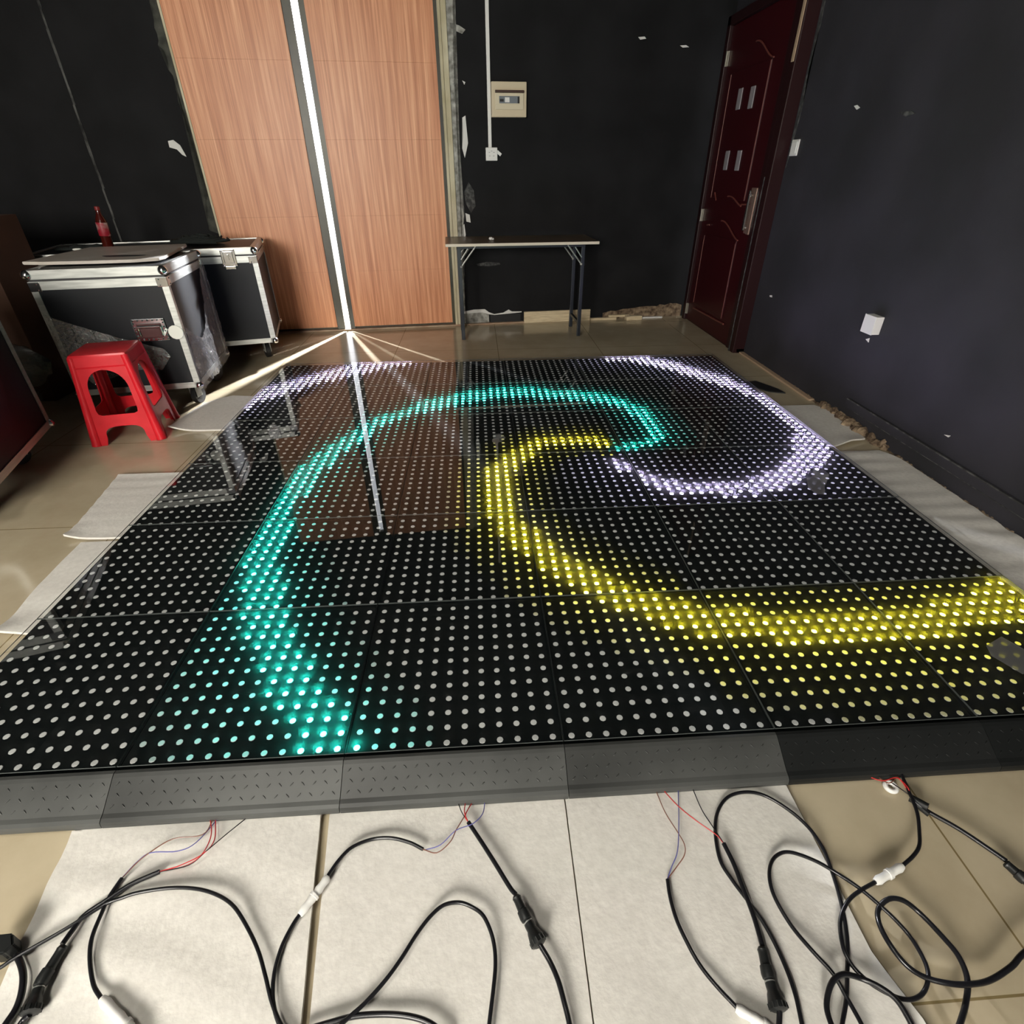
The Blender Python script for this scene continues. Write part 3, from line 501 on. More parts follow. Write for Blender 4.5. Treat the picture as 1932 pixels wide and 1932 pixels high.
def tile(i,j):
    g=[GRID[12*j+b] for b in range(12)]
    cells=[row[12*i:12*i+12] for row in g]
    lit={c for r in cells for c in r}
    bright=[TINT[c.lower()] for c in 'AGM' if c in lit]; dim=[TINT[k] for k,s in (('a','abcdef'),('g','ghijkl'),('m','mnopqr')) if any(c in lit for c in s) and TINT[k] not in bright]
    ordn=['first','second','third','fourth','fifth','sixth']
    what = ('with '+' and '.join(bright)+' glow') if bright else (('with a faint '+' and '.join(dim)+' fringe') if dim else 'all its dots grey')
    rowt = ['front','second','third','fourth','fifth','rearmost'][j]; colt=['at the left end','second from left','third from left','third from right','second from right','at the right end'][i]
    t=empty('led_panel', M.Translation((-.5+.5*i+.25,.5*j+.25,0)), label=f'black LED panel, {rowt} row, {colt}, {what}', cat='floor panel', group='LED dance floor panels')
    if not protos:
        protos['f']=part('panel_frame',frame_bm,m_black,t); protos['m']=part('pixel_mask',mask_bm,m_pcb,t)
        protos['g']=part('glass_cover',glass_bm,[m_glass,m_gedge],t,recalc=False)
    else:
        for k in 'fmg':
            c=protos[k].copy(); COL.objects.link(c); c.parent=t
    # pixels
    verts=[];faces=[];mi=[];cols=[]
    n=8
    for bb in range(12):
        for aa in range(12):
            c=cells[bb][aa]; x=(aa+.5)/24-.25; y=(bb+.5)/24-.25; x*=.994; y*=.994
            b0=len(verts)
            for ring,(rr,zz) in enumerate(((.0078,.0661),(.0074,.0670))):
                for k in range(n): verts.append((x+rr*cos(2*pi*k/n),y+rr*sin(2*pi*k/n),zz))
            if c=='.': m_,co=0,(0,0,0)
            elif c in 'AGM': m_=2; co=BR[c]
            else:
                fam = 'a' if c<'g' else ('g' if c<'m' else 'm'); lv=(ord(c)-ord(fam)+1)/6.
                amp = {'a':1.25,'g':1.35,'m':1.2}[fam]*lv**1.3; m_=1; co=tuple(q*amp for q in LED[fam])
            fs=[tuple(b0+n+k for k in range(n))]+[(b0+k,b0+(k+1)%n,b0+n+(k+1)%n,b0+n+k) for k in range(n)]
            faces+=fs; mi+=[m_]+[0]*n; cols+=[co]+[(0,0,0)]*n
    me=bpy.data.meshes.new('led_pixels'); me.from_pydata(verts,[],faces)
    at=me.attributes.new('led','FLOAT_COLOR','FACE')
    for k,co in enumerate(cols): at.data[k].color=(*co,1)
    me.materials.append(m_dot); me.materials.append(m_led); me.materials.append(m_bright)
    for p,q in zip(me.polygons,mi): p.material_index=q
    o=bpy.data.objects.new('led_pixels',me); COL.objects.link(o); o.parent=t; o['kind']='stuff'
for j in range(6):
    for i in range(6): tile(i,j)

# ------------------------------------------------------------------ edge ramps
def ramp_bm(b):
    prof=[(0,.013),(-.004,.073),(-.012,.0735),(-.020,.070),(-.080,.0365),(-.089,.034),(-.096,.030),(-.098,.022),(-.098,.0135),(-.094,.013)]
    L=.4985/2; a=[b.verts.new((-L,y,z)) for y,z in prof]; c=[b.verts.new((L,y,z)) for y,z in prof]; n=len(prof)
    b.faces.new(a); b.faces.new(c[::-1])
    for k in range(n): b.faces.new((a[k],c[k],c[(k+1)%n],a[(k+1)%n]))
def bumps_bm(b):
    d=V((0,-.060,-.0335)); dn=d.normalized(); up=V((0,-dn.z,dn.y))*-1; up=V((0,dn.z,-dn.y)); 
    if up.z<0: up=-up
    k=0
    for r in range(3):
        for c in range(20):
            x=-.235+c*.0247+(.006 if r%2 else 0); base=V((x,-.020,.070))+d*(.17+.32*r); a=R_(45 if (c+r)%2 else -45)
            mw_=M((( 1,0,0,base.x),(0,dn.y,up.y,base.y),(0,dn.z,up.z,base.z),(0,0,0,1))) @ rot(a)
            vs=ball(b,(0,0,0),1,6,(.0060,.0014,.0018)); bmesh.ops.transform(b,matrix=mw_,verts=vs)
rp=None
rl=['grey chequer plate ramp edge at the far left, cut by the frame','grey chequer plate ramp edge left of the teal band, above the red wires','grey chequer plate ramp edge right under the end of the teal band','grey chequer plate ramp edge in the middle, above the right foam sheet','darker ramp edge above the coiled cables, beside the last grey one','darker ramp edge at the far right, cut by the frame']
for i in range(6):
    t=empty('edge_ramp', M.Translation((-.25+.5*i,0,0)), label=rl[i], cat='ramp', group='metal ramp edges along the front')
    if rp is None:
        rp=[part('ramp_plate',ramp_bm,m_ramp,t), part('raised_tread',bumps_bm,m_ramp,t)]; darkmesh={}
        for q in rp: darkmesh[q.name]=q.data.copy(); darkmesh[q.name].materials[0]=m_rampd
    else:
        for q in rp:
            c=q.copy(); COL.objects.link(c); c.parent=t
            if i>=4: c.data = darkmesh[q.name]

# clear tape scraps on the panels
def scrap(pts,label):
    bm=bmesh.new(); prism(bm,pts,ZT+.0003,ZT+.0008); tag(mesh_obj('tape_scrap',bm,m_clear,None),label,'tape',group='clear tape scraps on the glass')
scrap([(2.197,1.15),(2.21,1.175),(2.25,1.18),(2.262,1.15),(2.255,1.12),(2.225,1.06),(2.205,1.035),(2.18,1.04),(2.17,1.09)],'cloudy tape scrap under the white arc near the right edge')
scrap([(2.27,.245),(2.20,.215),(2.185,.18),(2.215,.115),(2.27,.13),(2.30,.18)],'cloudy tape scrap below the yellow band at the right')
scrap([(.885,1.665),(.915,1.67),(.92,1.645),(.908,1.61),(.905,1.55),(.899,1.55),(.897,1.61),(.882,1.635)],'small grey tape scrap left of the yellow arch')

# ------------------------------------------------------------------ foam sheets
def sheet(pts, label, seed, z0=.001, th=.009, amp=.003, wl=.06, lift=None, group='white foam sheets under the LED floor', direc=(0,1), kindn='foam_sheet', m=None):
    """thin sheet over a polygon; clipped grid, rippled, optional lifted corners [(x,y,radius,height)]"""
    m=m or m_foam
    bm=bmesh.new(); xs=[p[0] for p in pts]; ys=[p[1] for p in pts]; f=bm.faces.new([bm.verts.new((x,y,0)) for x,y in pts])
    def cuts(lo,hi,no):
        k=lo
        while k<hi:
            g=bm.verts[:]+bm.edges[:]+bm.faces[:]
            bmesh.ops.bisect_plane(bm,geom=g,plane_co=V(no)*k,plane_no=V(no)); k+=st_
    st_=max(.018,min(.03,(max(xs)-min(xs))/24))
    cuts(min(xs)+st_,max(xs),(1,0,0)); cuts(min(ys)+st_,max(ys),(0,1,0))
    bmesh.ops.triangulate(bm,faces=bm.faces)
    def zf(x,y):
        u=x*direc[0]+y*direc[1]; w=x*direc[1]-y*direc[0]
        n_=noise.noise(V((x*3+seed,y*3,seed)))
        z=amp*(.5+.5*sin(2*pi*u/wl+3*n_+seed))*(.6+.8*noise.noise(V((w*4,u*2,seed+9)))) + amp*.8*abs(n_)
        under = (-.53<x<2.535 and -.005<y<3.0) or (-.55<x<2.55 and -.1<y<0)
        z=max(z,0)
        if under: z=0
        if lift:
            for lx,ly,lr,lh in lift:
                d=math.hypot(x-lx,y-ly)
                if d<lr and not under: z+=lh*(1-d/lr)**2
        return z
    top=list(bm.verts)
    ext=bmesh.ops.extrude_face_region(bm,geom=bm.faces[:]); up=[v for v in ext['geom'] if isinstance(v,bmesh.types.BMVert)]; us=set(up)
    for v in bm.verts:
        z=zf(v.co.x,v.co.y); v.co.z = z0+z+(th if v in us else 0)
    return tag(mesh_obj(kindn,bm,m,None,smooth=True),label,'foam sheet',group=group)
sheet([(-.066,.4),(-.060,-.1),(-.022,-.369),(-.002,-.55),(.02,-1.1),(.55,-1.1),(.507,-.437),(.458,-.1),(.455,.4)],'white foam sheet in front, leftmost of the three large ones',1,amp=.007,wl=.11,direc=(.2,1))
sheet([(.478,.4),(.477,-.1),(.520,-.437),(.56,-1.1),(.99,-1.1),(.984,-.466),(.990,-.1),(.99,.4)],'middle white foam sheet in front, under the central cable plug',2,amp=.002,wl=.13,direc=(1,.1))
sheet([(.993,.4),(.993,-.1),(.987,-.466),(.993,-1.1),(1.58,-1.1),(1.518,-.499),(1.498,-.404),(1.499,-.266),(1.497,-.1),(1.497,.4)],'white foam sheet in front at the right, curling under the looped cables',3,amp=.004,wl=.30,direc=(1,-.3),lift=[(1.53,-.5,.12,.015)])
sheet([(-.857,1.546),(-.3,1.543),(-.3,1.02),(-.545,1.021),(-.776,1.03)],'rippled white foam sheet left of the panels, upper one below the stool',4,amp=.006,wl=.075,lift=[(-.79,1.03,.10,.02)])
sheet([(-.70,1.0),(-.3,1.0),(-.3,.5),(-.599,.515),(-.655,.512),(-.69,.75)],'smooth white foam sheet at the left frame edge beside the panels',5,amp=.002,wl=.2,lift=[(-.655,.512,.12,.02)])
sheet([(-.868,2.059),(-.885,2.15),(-.875,2.30),(-.847,2.451),(-.79,2.54),(-.721,2.585),(-.597,2.56),(-.3,2.50),(-.3,2.04)],'round-edged white foam sheet between the stool and the front flight case',6,amp=.002,wl=.3,lift=[(-.868,2.05,.14,.03)])
sheet([(2.3,2.165),(2.806,2.160),(2.85,2.06),(2.83,1.86),(2.81,1.675),(2.613,1.607),(2.3,1.6)],'small white foam sheet by the right wall with a bright curled edge',7,amp=.003,wl=.2,lift=[(2.72,1.62,.16,.02)])
sheet([(2.3,1.54),(2.80,1.545),(2.845,1.45),(2.845,.4),(2.85,-.3),(2.3,-.3)],'long rippled white foam sheet between the panels and the right wall',8,amp=.008,wl=.10)
# dark scrap on the floor
bm=bmesh.new(); prism(bm,[(2.575,2.60),(2.66,2.62),(2.735,2.46),(2.745,2.38),(2.66,2.41),(2.60,2.50)],.001,.007); tag(mesh_obj('rubber_mat',bm,m_rubber,None),'small black mat scrap on the floor right of the panels','mat')

# ------------------------------------------------------------------ flight cases
def flight_case(mwx, w, d, h, body_m, label, latches=(), handle=None, wheels=((-1,-1),(1,-1),(-1,1),(1,1)), name='flight_case', clear=.14):
    """local frame: origin on the floor below the front right corner, body spans x -w..0, y 0..d"""
    t=empty(name, mwx, label=label, cat='flight case', group='wheeled flight cases')
    z0=clear; zl=h-.050; e=.028
    part('body', lambda b: box(b,-w+.004,-.004,.004,d-.004,z0,zl-.004,.002), body_m, t)
    part('lid', lambda b: box(b,-w+.004,-.004,.004,d-.004,zl+.009,h-.004,.002), body_m, t)
    part('seam_gasket', lambda b: box(b,-w+.006,-.006,.006,d-.006,zl-.004,zl+.010), m_rubber, t)
    def rails(b):
        for x0,x1,y0,y1 in ((-w,0,-.002,.003),(-w,0,d-.003,d+.002),(-w-.002,-w+.003,0,d),(-.003,.002,0,d)):
            for za,zb in ((z0,z0+.032),(zl-.042,zl-.001),(zl+.009,h)): box(b,x0,x1,y0,y1,za,zb,.0008)
        for x in (-w,-e-.002):
            for y,yy in ((-.002,.002),(d-.002,d+.002)): box(b,x,x+e+.002,y,yy,z0,zl-.002)
        for y in (0,d-e):
            for x,xx in ((-w-.002,-w+.002),(-.002,.002)): box(b,x,xx,y,y+e,z0,zl-.002)
        for y0,y1 in ((0,e),(d-e,d)): box(b,-w,0,y0,y1,h-.004,h+.0015)
        for x0,x1 in ((-w,-w+e),(-e,0)): box(b,x0,x1,0,d,h-.004,h+.0015)
    part('aluminium_edging', rails, m_alu, t)
    for x in (-w,0):
        for y in (0,d):
            def cornr(b,z=h-.012):
                ball(b,(x*.985-.003 if x else -.004,y*.985+.004,z-.008),.024,12)
            part('ball_corner', cornr, m_chrome, t, smooth='all')
            for zq in (zl-.026,):
             def brace(b):
                sx=1 if x==0 else -1; sy=-1 if y==0 else 1
                ox=x+sx*.003; oy=y+sy*.003
                for zz in (zq,):
                    box(b,min(ox,x-sx*.05),max(ox,x-sx*.05),min(y,oy)-.0005,max(y,oy)+.0005,zz-.022,zz+.022,.002)
                    box(b,min(x,ox)-.0005,max(x,ox)+.0005,min(oy,y-sy*.05),max(oy,y-sy*.05),zz-.022,zz+.022,.002)
                    for k in (-.014,.014):
                        ball(b,(x-sx*.035,oy,zz+k),.004,6); ball(b,(ox,y-sy*.035,zz+k),.004,6)
             part('corner_brace', brace, m_chrome, t)
            part('ball_corner', lambda b: ball(b,(x*.985-.003 if x else -.004,y*.985+.004,z0+.012),.022,12), m_chrome, t, smooth='all')
    for (x,z,ax) in latches:
        def latch(b):
            pts=[]
            box(b,-.045,.045,-.006,-.002,-.052,.052,.003); box(b,-.030,.030,-.012,-.005,-.035,.040,.003)
            cyl(b,(0,-.018,.005),(0,-.010,.005),.013); box(b,-.004,.004,-.022,-.016,-.012,.022,.001); box(b,-.032,.032,-.013,-.006,-.070,-.050,.003)
            for sx in (-1,1):
                for sz in (-1,1): ball(b,(sx*.037,-.008,sz*.043),.004,6)
        part('butterfly_latch', latch, m_chrome, t, mw=M.Translation((x,-.001,z)))
    if handle:
        hx,hz=handle
        hp=part('handle_dish', lambda b: (box(b,-.080,.080,-.005,-.001,-.058,.058,.004),), m_chrome, t, mw=M.Translation((hx,-.001,hz)))
        part('dish_recess', lambda b: box(b,-.060,.060,-.0065,-.003,-.042,.036,.004), mat('dark dish',(.06,.02,.02),.3), hp)
        def rv(b):
            for k in range(7):
                ball(b,(-.072+k*.024,-.006,.050),.0045,6); ball(b,(-.072+k*.024,-.006,-.050),.0045,6)
            for k in range(4):
                ball(b,(-.072,-.006,-.030+k*.022),.0045,6); ball(b,(.072,-.006,-.030+k*.022),.0045,6)
        part('rivets', rv, m_chrome, hp)
        part('handle', lambda b: (cyl(b,(-.055,-.014,.018),(.055,-.014,.018),.008), cyl(b,(-.055,-.014,.018),(-.055,-.014,-.03),.005), cyl(b,(.055,-.014,.018),(.055,-.014,-.03),.005)), m_chrome, hp)
    for sx,sy in wheels:
        cx=-.085 if sx>0 else -w+.085; cy=.13 if sy<0 else d-.13; a=R_(rnd.uniform(-35,35))
        f_=part('caster_fork', lambda b: (box(b,-.048,.048,-.048,.048,.130,.140,.002), cyl(b,(0,0,.116),(0,0,.132),.028), box(b,-.022,-.018,-.02,.034,.045,.118,.001), box(b,.018,.022,-.02,.034,.045,.118,.001), cyl(b,(-.026,.022,.054),(.026,.022,.054),.007)), m_hinge if body_m is m_lamr else m_alu, t, mw=M.Translation((cx,cy,0))@rot(a))
        part('wheel', lambda b: (cyl(b,(-.015,.022,.0535),(.015,.022,.0535),.0535,seg=30), cyl(b,(-.017,.022,.0535),(.017,.022,.0535),.026,seg=20)), m_rubber, f_, smooth=True)
    return t
caseA=flight_case(M.Translation((-.789,2.376,0)) @ rot(R_(9.2)), .632, .685, .786, m_lam, 'black flight case with aluminium edges behind the red stool, half wrapped in film', handle=(-.155,.475))
caseB=flight_case(M.Translation((-.656,3.345,0)) @ rot(R_(14.2)), 1.33, .68, .770, m_lam, 'long black flight case against the wooden doors, partly behind another case', latches=((-.17,.712,0),(-1.1,.712,0)))
# third case: its long face looks towards +x
def case3():
    # local x axis runs from camera side to far corner; front face (y=0) looks towards +x world
    ang=math.atan2(.956,-.293)                # direction from the near end to the far corner
    return flight_case(M.Translation((-1.293,1.855,0)) @ rot(ang), .80, .52, .775, m_lamr, 'dark maroon flight case cut off by the left edge of the photo', handle=(-.45,.46))
caseC=case3()
# tape on the front case
part('tape_patch', lambda b: (lathe(b,[(.001,0),(.036,0),(.038,.002),(.036,.004),(.001,.004)],seg=14), box(b,-.052,-.040,-.05,-.004,0,.003,.001,mw=rot(-.6))), m_tape, caseA, mw=M.Translation((-.035,-.004,.455)) @ M.Rotation(pi/2,4,'X'), smooth=True)
# film on the front case
def film(name, pts, label, n=26, amp=.006, m=None, frame=None, seed=0, parent=None):
    """crinkled film following a 3D polygon given in (u,v) on a frame"""
    bm=bmesh.new(); f=bm.faces.new([bm.verts.new((x,0,z)) for x,z in pts])
    xs=[p[0] for p in pts]; zs=[p[1] for p in pts]; st_=max((max(xs)-min(xs)),(max(zs)-min(zs)))/n
    for no,lo,hi in (((1,0,0),min(xs),max(xs)),((0,0,1),min(zs),max(zs))):
        k=lo+st_
        while k<hi: bmesh.ops.bisect_plane(bm,geom=bm.verts[:]+bm.edges[:]+bm.faces[:],plane_co=V(no)*k,plane_no=V(no)); k+=st_
    bmesh.ops.triangulate(bm,faces=bm.faces)
    for v in bm.verts:
        q=V((v.co.x*14+seed,v.co.z*9,seed)); 
        rd=1-abs(noise.noise(V((v.co.x*26+seed,v.co.z*21,seed+3))))*2; r2=1-abs(noise.noise(V((v.co.x*48,v.co.z*60+seed,seed+7))))*2
        v.co.y = -.0045-amp*(.5+.5*noise.noise(q))-.006*max(rd,0)**2-.0035*max(r2,0)**2
    return mesh_obj(name,bm,m or m_film,parent,smooth='all',mw=frame)
side = caseA.matrix_world @ rot(pi/2)           # x axis along the depth, -y looks outwards (+x of the case)
o=film('stretch_film', [(.0,.125),(.0,.48),(.10,.42),(.24,.36),(.36,.40),(.46,.52),(.56,.68),(.66,.74),(.685,.74),(.69,.13),(.35,.12)], '', frame=side, amp=.010, seed=2, n=60)
o.parent=caseA; o.matrix_parent_inverse=caseA.matrix_world.inverted(); o['label']='crinkled clear film on the right side'
o=film('stretch_film', [(-.625,.60),(-.60,.57),(-.45,.50),(-.30,.44),(-.12,.375),(-.10,.33),(-.16,.26),(-.30,.27),(-.40,.24),(-.52,.20),(-.61,.30)], '', frame=caseA.matrix_world.copy(), amp=.016, seed=5, m=m_film2, n=60)
o.parent=caseA; o.matrix_parent_inverse=caseA.matrix_world.inverted(); o['label']='crinkled clear film hanging across the front'
# loose heap between the cases
def heap(b):
    r=random.Random(4)
    for k in range(7):
        c=V((-1.86+r.uniform(-.12,.12),2.27+r.uniform(-.12,.12),.08+r.uniform(0,.28)))
        vs=ball(b,c,1,20,(.15,.14,.11))
        for v in vs:
            q=(v.co-c); n_=noise.noise(v.co*9+V((k,0,0)))*.5+noise.noise(v.co*22)*.25; v.co=c+q*(1+n_); v.co.z=max(v.co.z,.004)
o=part('plastic_heap', heap, m_film2, None, smooth='all'); tag(o,'heap of loose clear film in the dark gap between the left cases','film',kind='stuff')
# board and small things on the cases
bm=bmesh.new(); prism(bm,[(-1.545,2.475),(-1.42,2.455),(-1.18,2.475),(-.995,2.50),(-.885,2.556),(-.885,2.62),(-1.03,3.22),(-1.05,3.26),(-1.58,3.12)],.7895,.8045)
bmesh.ops.bevel(bm,geom=bm.edges[:],offset=.003,segments=2,affect='EDGES')
bd=mesh_obj('foam_board',bm,vary(mat('grey faced board',rough=.35),(.46,.42,.37),(.54,.50,.45),3),None); tag(bd,'thin pale board lying on the front flight case','board')
def spot(b):
    pts=[(-1.13+.11*cos(a)*(1+.15*sin(3*a)),2.66+.045*sin(a)*(1+.2*cos(2*a))) for a in [2*pi*k/20 for k in range(20)]]; prism(b,pts,.8046,.8053)
part('dark_smudge', spot, m_dark, bd)
bm=bmesh.new(); vs=ball(bm,(-1.72,3.22,.783),1,12,(.032,.012,.008)); tag(mesh_obj('paper_scrap',bm,m_tape,None,smooth='all'),'small crumpled white scrap on the rear case behind the board','paper')
def blk(b):
    r=random.Random(9)
    for k in range(3):
        c=V((-1.84+.11*k*.62+r.uniform(-.02,.02),3.30+.03*k+r.uniform(-.03,.03),.780)); vs=ball(b,c,1,10,(.07,.05,.012+.014*r.random()))
        for v in vs: v.co.z=max(.7725,v.co.z+noise.noise(v.co*25)*.010)
bm=bmesh.new(); blk(bm); tag(mesh_obj('dark_cloth',bm,m_bin,None,smooth='all'),'rumpled dark cloth on the left end of the rear case','cloth')
def cables_heap(b):
    r=random.Random(3)
    for k in range(26):
        c=V((-1.10,3.60,.788)); pts=[]
        a0=r.uniform(0,6.28); R1=r.uniform(.05,.17)
        for q in range(9):
            a=a0+q*.55; pts.append((c.x+R1*cos(a)*1.3+r.uniform(-.012,.012)+r.uniform(-.05,.05)*0, c.y+R1*sin(a)*.8, .7785+.010*r.random()+.055*max(0,1-R1/.17)*r.random()+.01*k/26))
        tube(b,smooth_path(pts,3),.007,6)
o=part('cable_heap', cables_heap, m_bin, None, smooth=True); tag(o,'tangled heap of black cable on the rear case by the doors','cable',kind='stuff')
# bottle
bt=empty('drink_bottle', M.Translation((-1.60,3.355,.794)) @ M.Rotation(R_(4),4,'Y'), label='small red labelled drink bottle standing on the rear case', cat='bottle')
bt.location.z=.7735
part('bottle_body', lambda b: lathe(b,[(.020,0),(.030,.004),(.032,.02),(.030,.06),(.033,.085),(.033,.15),(.028,.17),(.016,.20),(.0125,.215),(.0125,.222)],seg=20), m_bottle, bt, smooth=True)
part('bottle_label', lambda b: lathe(b,[(.0325,.075),(.0338,.078),(.0338,.150),(.0325,.153)],seg=20), m_label, bt, smooth=True)
part('bottle_cap', lambda b: lathe(b,[(.0145,.222),(.0150,.224),(.0150,.240),(.0135,.243)],seg=16), m_cap, bt, smooth=True)
# cardboard carton
ct=empty('cardboard_carton', M.Translation((-2.22,2.82,0)) @ rot(R_(0)), label='tall brown carton in the dark left corner behind the cases', cat='box')
part('carton_body', lambda b: box(b,-.30,.42,-.22,.12,0,1.0,.004), m_card, ct)
part('carton_flap', lambda b: box(b,-.30,.42,-.225,-.22,.80,.998,.001), m_card, ct)

# ------------------------------------------------------------------ red stool
def stool():
    t=empty('plastic_stool', M.Translation((-1.045,2.085,0)) @ rot(R_(12.5)), label='red plastic stool with arched openings in front of the flight case', cat='stool')
    h=.455; hb=.158; ht=.122
    part('seat', lambda b: (box(b,-ht-.004,ht+.004,-ht-.004,ht+.004,h-.045,h,.012),), m_stool, t, smooth=True)
    def side():
        def at(v): return hb+(ht-hb)*v/h
        out=[]
        out+=[(-at(0)+.0,0),(-at(0)+.058,0)]
        for k in range(9): a=pi*k/8; 
        arch=[]
        w0=at(.08)-.062
        for k in range(13):
            a=pi-pi*k/12; arch.append((w0*(abs(cos(a))**.6)*(1 if cos(a)>0 else -1), .035+.060*sin(a)**.6))
        out+=arch
        out+=[(at(0)-.058,0),(at(0),0),(at(h-.01),h-.01),(-at(h-.01),h-.01)]
        hole=[]
        wb_=at(.17)-.052; wt=at(.35)-.045
        hole+=[(-wb_+.02,.155),(wb_-.02,.155),(wb_-.004,.162),(wb_,.180)]
        for k in range(17):
            a=pi*k/16; hole.append((( wt+.004)*cos(a),.285+.095*sin(a)))
        hole+=[(-wb_,.180),(-wb_+.004,.162)]
        bm=plate2d(out,[hole],.006)
        return bm
    for k in range(4):
        bm=side(); tilt=math.atan((hb-ht)/h)
        mm=rot(k*pi/2) @ M.Translation((0,-hb,0)) @ M.Rotation(pi/2-tilt,4,'X')
        mesh_obj('side_panel',bm,m_stool,t,mw=mm)
    for sx in (-1,1):
        for sy in (-1,1):
            def leg(b):
                pts=[(sx*(hb-.008+(ht-hb)*q),sy*(hb-.008+(ht-hb)*q),h*q*.97+.001) for q in (0,.03,.3,.6,1)]
                tube(b,pts,.02,14,radii=[.026,.024,.021,.019,.017])
            part('leg', leg, m_stool, t, smooth=True)
    def ribs(b):
        for s in (-1,1):
            tube(b,[(-ht+.01,s*(-ht-.009),h-.062),(ht-.01,s*(-ht-.009),h-.062)],.004,6); tube(b,[(s*(-ht-.009),-ht+.01,h-.062),(s*(-ht-.009),ht-.01,h-.062)],.004,6)
    part('seat_rib', ribs, m_stool, t, smooth=True)
stool()

# ------------------------------------------------------------------ folding table
def table():
    t=empty('folding_table', M.Translation((1.185,4.02,0)) @ rot(R_(2.6)), label='narrow brown topped folding table against the black back wall', cat='table')
    w,d,h=.585,.27,.735
    tp=part('tabletop', lambda b: box(b,-w,w,-d,d,h-.018,h,.002), m_ttop, t)
    part('table_edging', lambda b: (box(b,-w-.001,w+.001,-d-.003,-d,h-.020,h-.001,.001), box(b,w,w+.003,-d,d,h-.020,h-.001,.001), box(b,-w-.003,-w,-d,d,h-.020,h-.001,.001)), m_tedge, tp)
    part('under_rail', lambda b: (box(b,-.50,.50,-.185,-.160,h-.045,h-.019,.002), box(b,-.50,.50,.160,.185,h-.045,h-.019,.002), box(b,-.49,-.465,-.18,.18,h-.045,h-.02), box(b,.465,.49,-.18,.18,h-.045,h-.02)), m_tleg, t)
    for sx in (-1,1):
        for sy in (-1,1):
            part('leg', lambda b: box(b,sx*.487-.0145,sx*.487+.0145,sy*.165-.0145,sy*.165+.0145,0.003,h-.02,.003), m_tleg, t)
            part('fold_brace', lambda b: (tube(b,[(sx*.475,sy*.165-.018,h-.17),(sx*.36,sy*.165-.018,h-.03)],.006,6), ball(b,(sx*.475,sy*.165-.018,h-.17),.011,8), tube(b,[(sx*.475,sy*.165-.018,h-.12),(sx*.42,sy*.165-.018,h-.045)],.005,6)), m_alu, t, smooth=True)
    for sx in (-1,1): part('foot_bar', lambda b: box(b,sx*.487-.010,sx*.487+.010,-.15,.15,.10,.12), m_tleg, t)
table()
bm=bmesh.new(); ball(bm,(0,0,.012),1,10,(.016,.013,.012)); ball(bm,(.016,.004,.009),1,8,(.011,.010,.009))
o=mesh_obj('crumpled_paper',bm,m_whitep,None,smooth='all'); o.location=(.955,3.93,.737); tag(o,'small crumpled white wad on the folding table','paper')

# ------------------------------------------------------------------ fittings on the back wall
def on_back(s,z,off=0): return BWM @ M.Translation((s,-off,z))
o=part('wall_conduit', lambda b: box(b,.968,.994,-.020,-.001,1.345,ZC-.002,.003), m_whitep, None, mw=BWM); tag(o,'white plastic conduit running down the back wall to the socket','conduit')
bk=empty('breaker_box', on_back(1.130,1.650), label='cream breaker box on the back wall beside the white conduit', cat='breaker box')
part('box_body', lambda b: box(b,-.134,.134,-.055,-.001,-.108,.108,.006), m_cream, bk)
cv=part('box_cover', lambda b: (box(b,-.108,.112,-.063,-.055,-.062,.040,.004), box(b,-.104,.108,-.066,-.063,-.030,.038,.002)), m_creamc, bk)
part('cover_hood', lambda b: box(b,-.108,.112,-.074,-.055,.040,.056,.003), mat('dark brown lip',(.05,.02,.012),.4), bk)
part('breaker_window', lambda b: box(b,-.078,.078,-.069,-.066,-.024,.020,.001), m_smoke, cv)
part('breaker_switch', lambda b: box(b,-.074,-.044,-.072,-.069,-.014,.002), m_dark, cv)
part('breaker_switch', lambda b: box(b,.062,.076,-.071,-.069,-.024,.016), m_dark, cv)
part('breaker_switch', lambda b: box(b,-.035,.0,-.072,-.069,-.018,.012), m_whitep, cv, )
sk=empty('wall_socket', on_back(.990,1.307), label='white surface socket at the lower end of the conduit', cat='socket')
part('socket_body', lambda b: box(b,-.046,.046,-.036,-.001,-.044,.044,.005), m_whitep, sk)
for x,z in ((-.018,.012),(.018,.012),(0,.020),(-.016,-.012),(.016,-.012)):
    part('socket_slot', lambda b: box(b,x-.006,x+.006,-.0368,-.034,z-.0012,z+.0012), m_dark, sk)
part('pulled_cover_flap', lambda b: box(b,0,.040,-.030,-.024,-.011,.011,.002,mw=M.Translation((.044,0,.018)) @ M.Rotation(R_(38),4,'Y')), m_whitep, sk)
# right wall
sw=empty('light_switch', M.Translation((XR,3.19,1.305)), label='white light switch on the right wall beside the maroon door', cat='switch')
part('switch_plate', lambda b: box(b,-.010,-.001,-.043,.043,-.043,.043,.003), m_whitep, sw)
part('switch_rocker', lambda b: box(b,-.014,-.009,-.030,.030,-.030,.030,.002), m_whitep, sw)
wb2=empty('wall_box', M.Translation((XR,1.945,.523)), label='white junction box low on the right wall above the foam sheets', cat='box')
part('box_body', lambda b: box(b,-.040,-.001,-.043,.043,-.043,.043,.003), m_whitep, wb2)
part('box_faceplate', lambda b: box(b,-.046,-.040,-.044,.044,-.044,.044,.002), m_whitep, wb2)

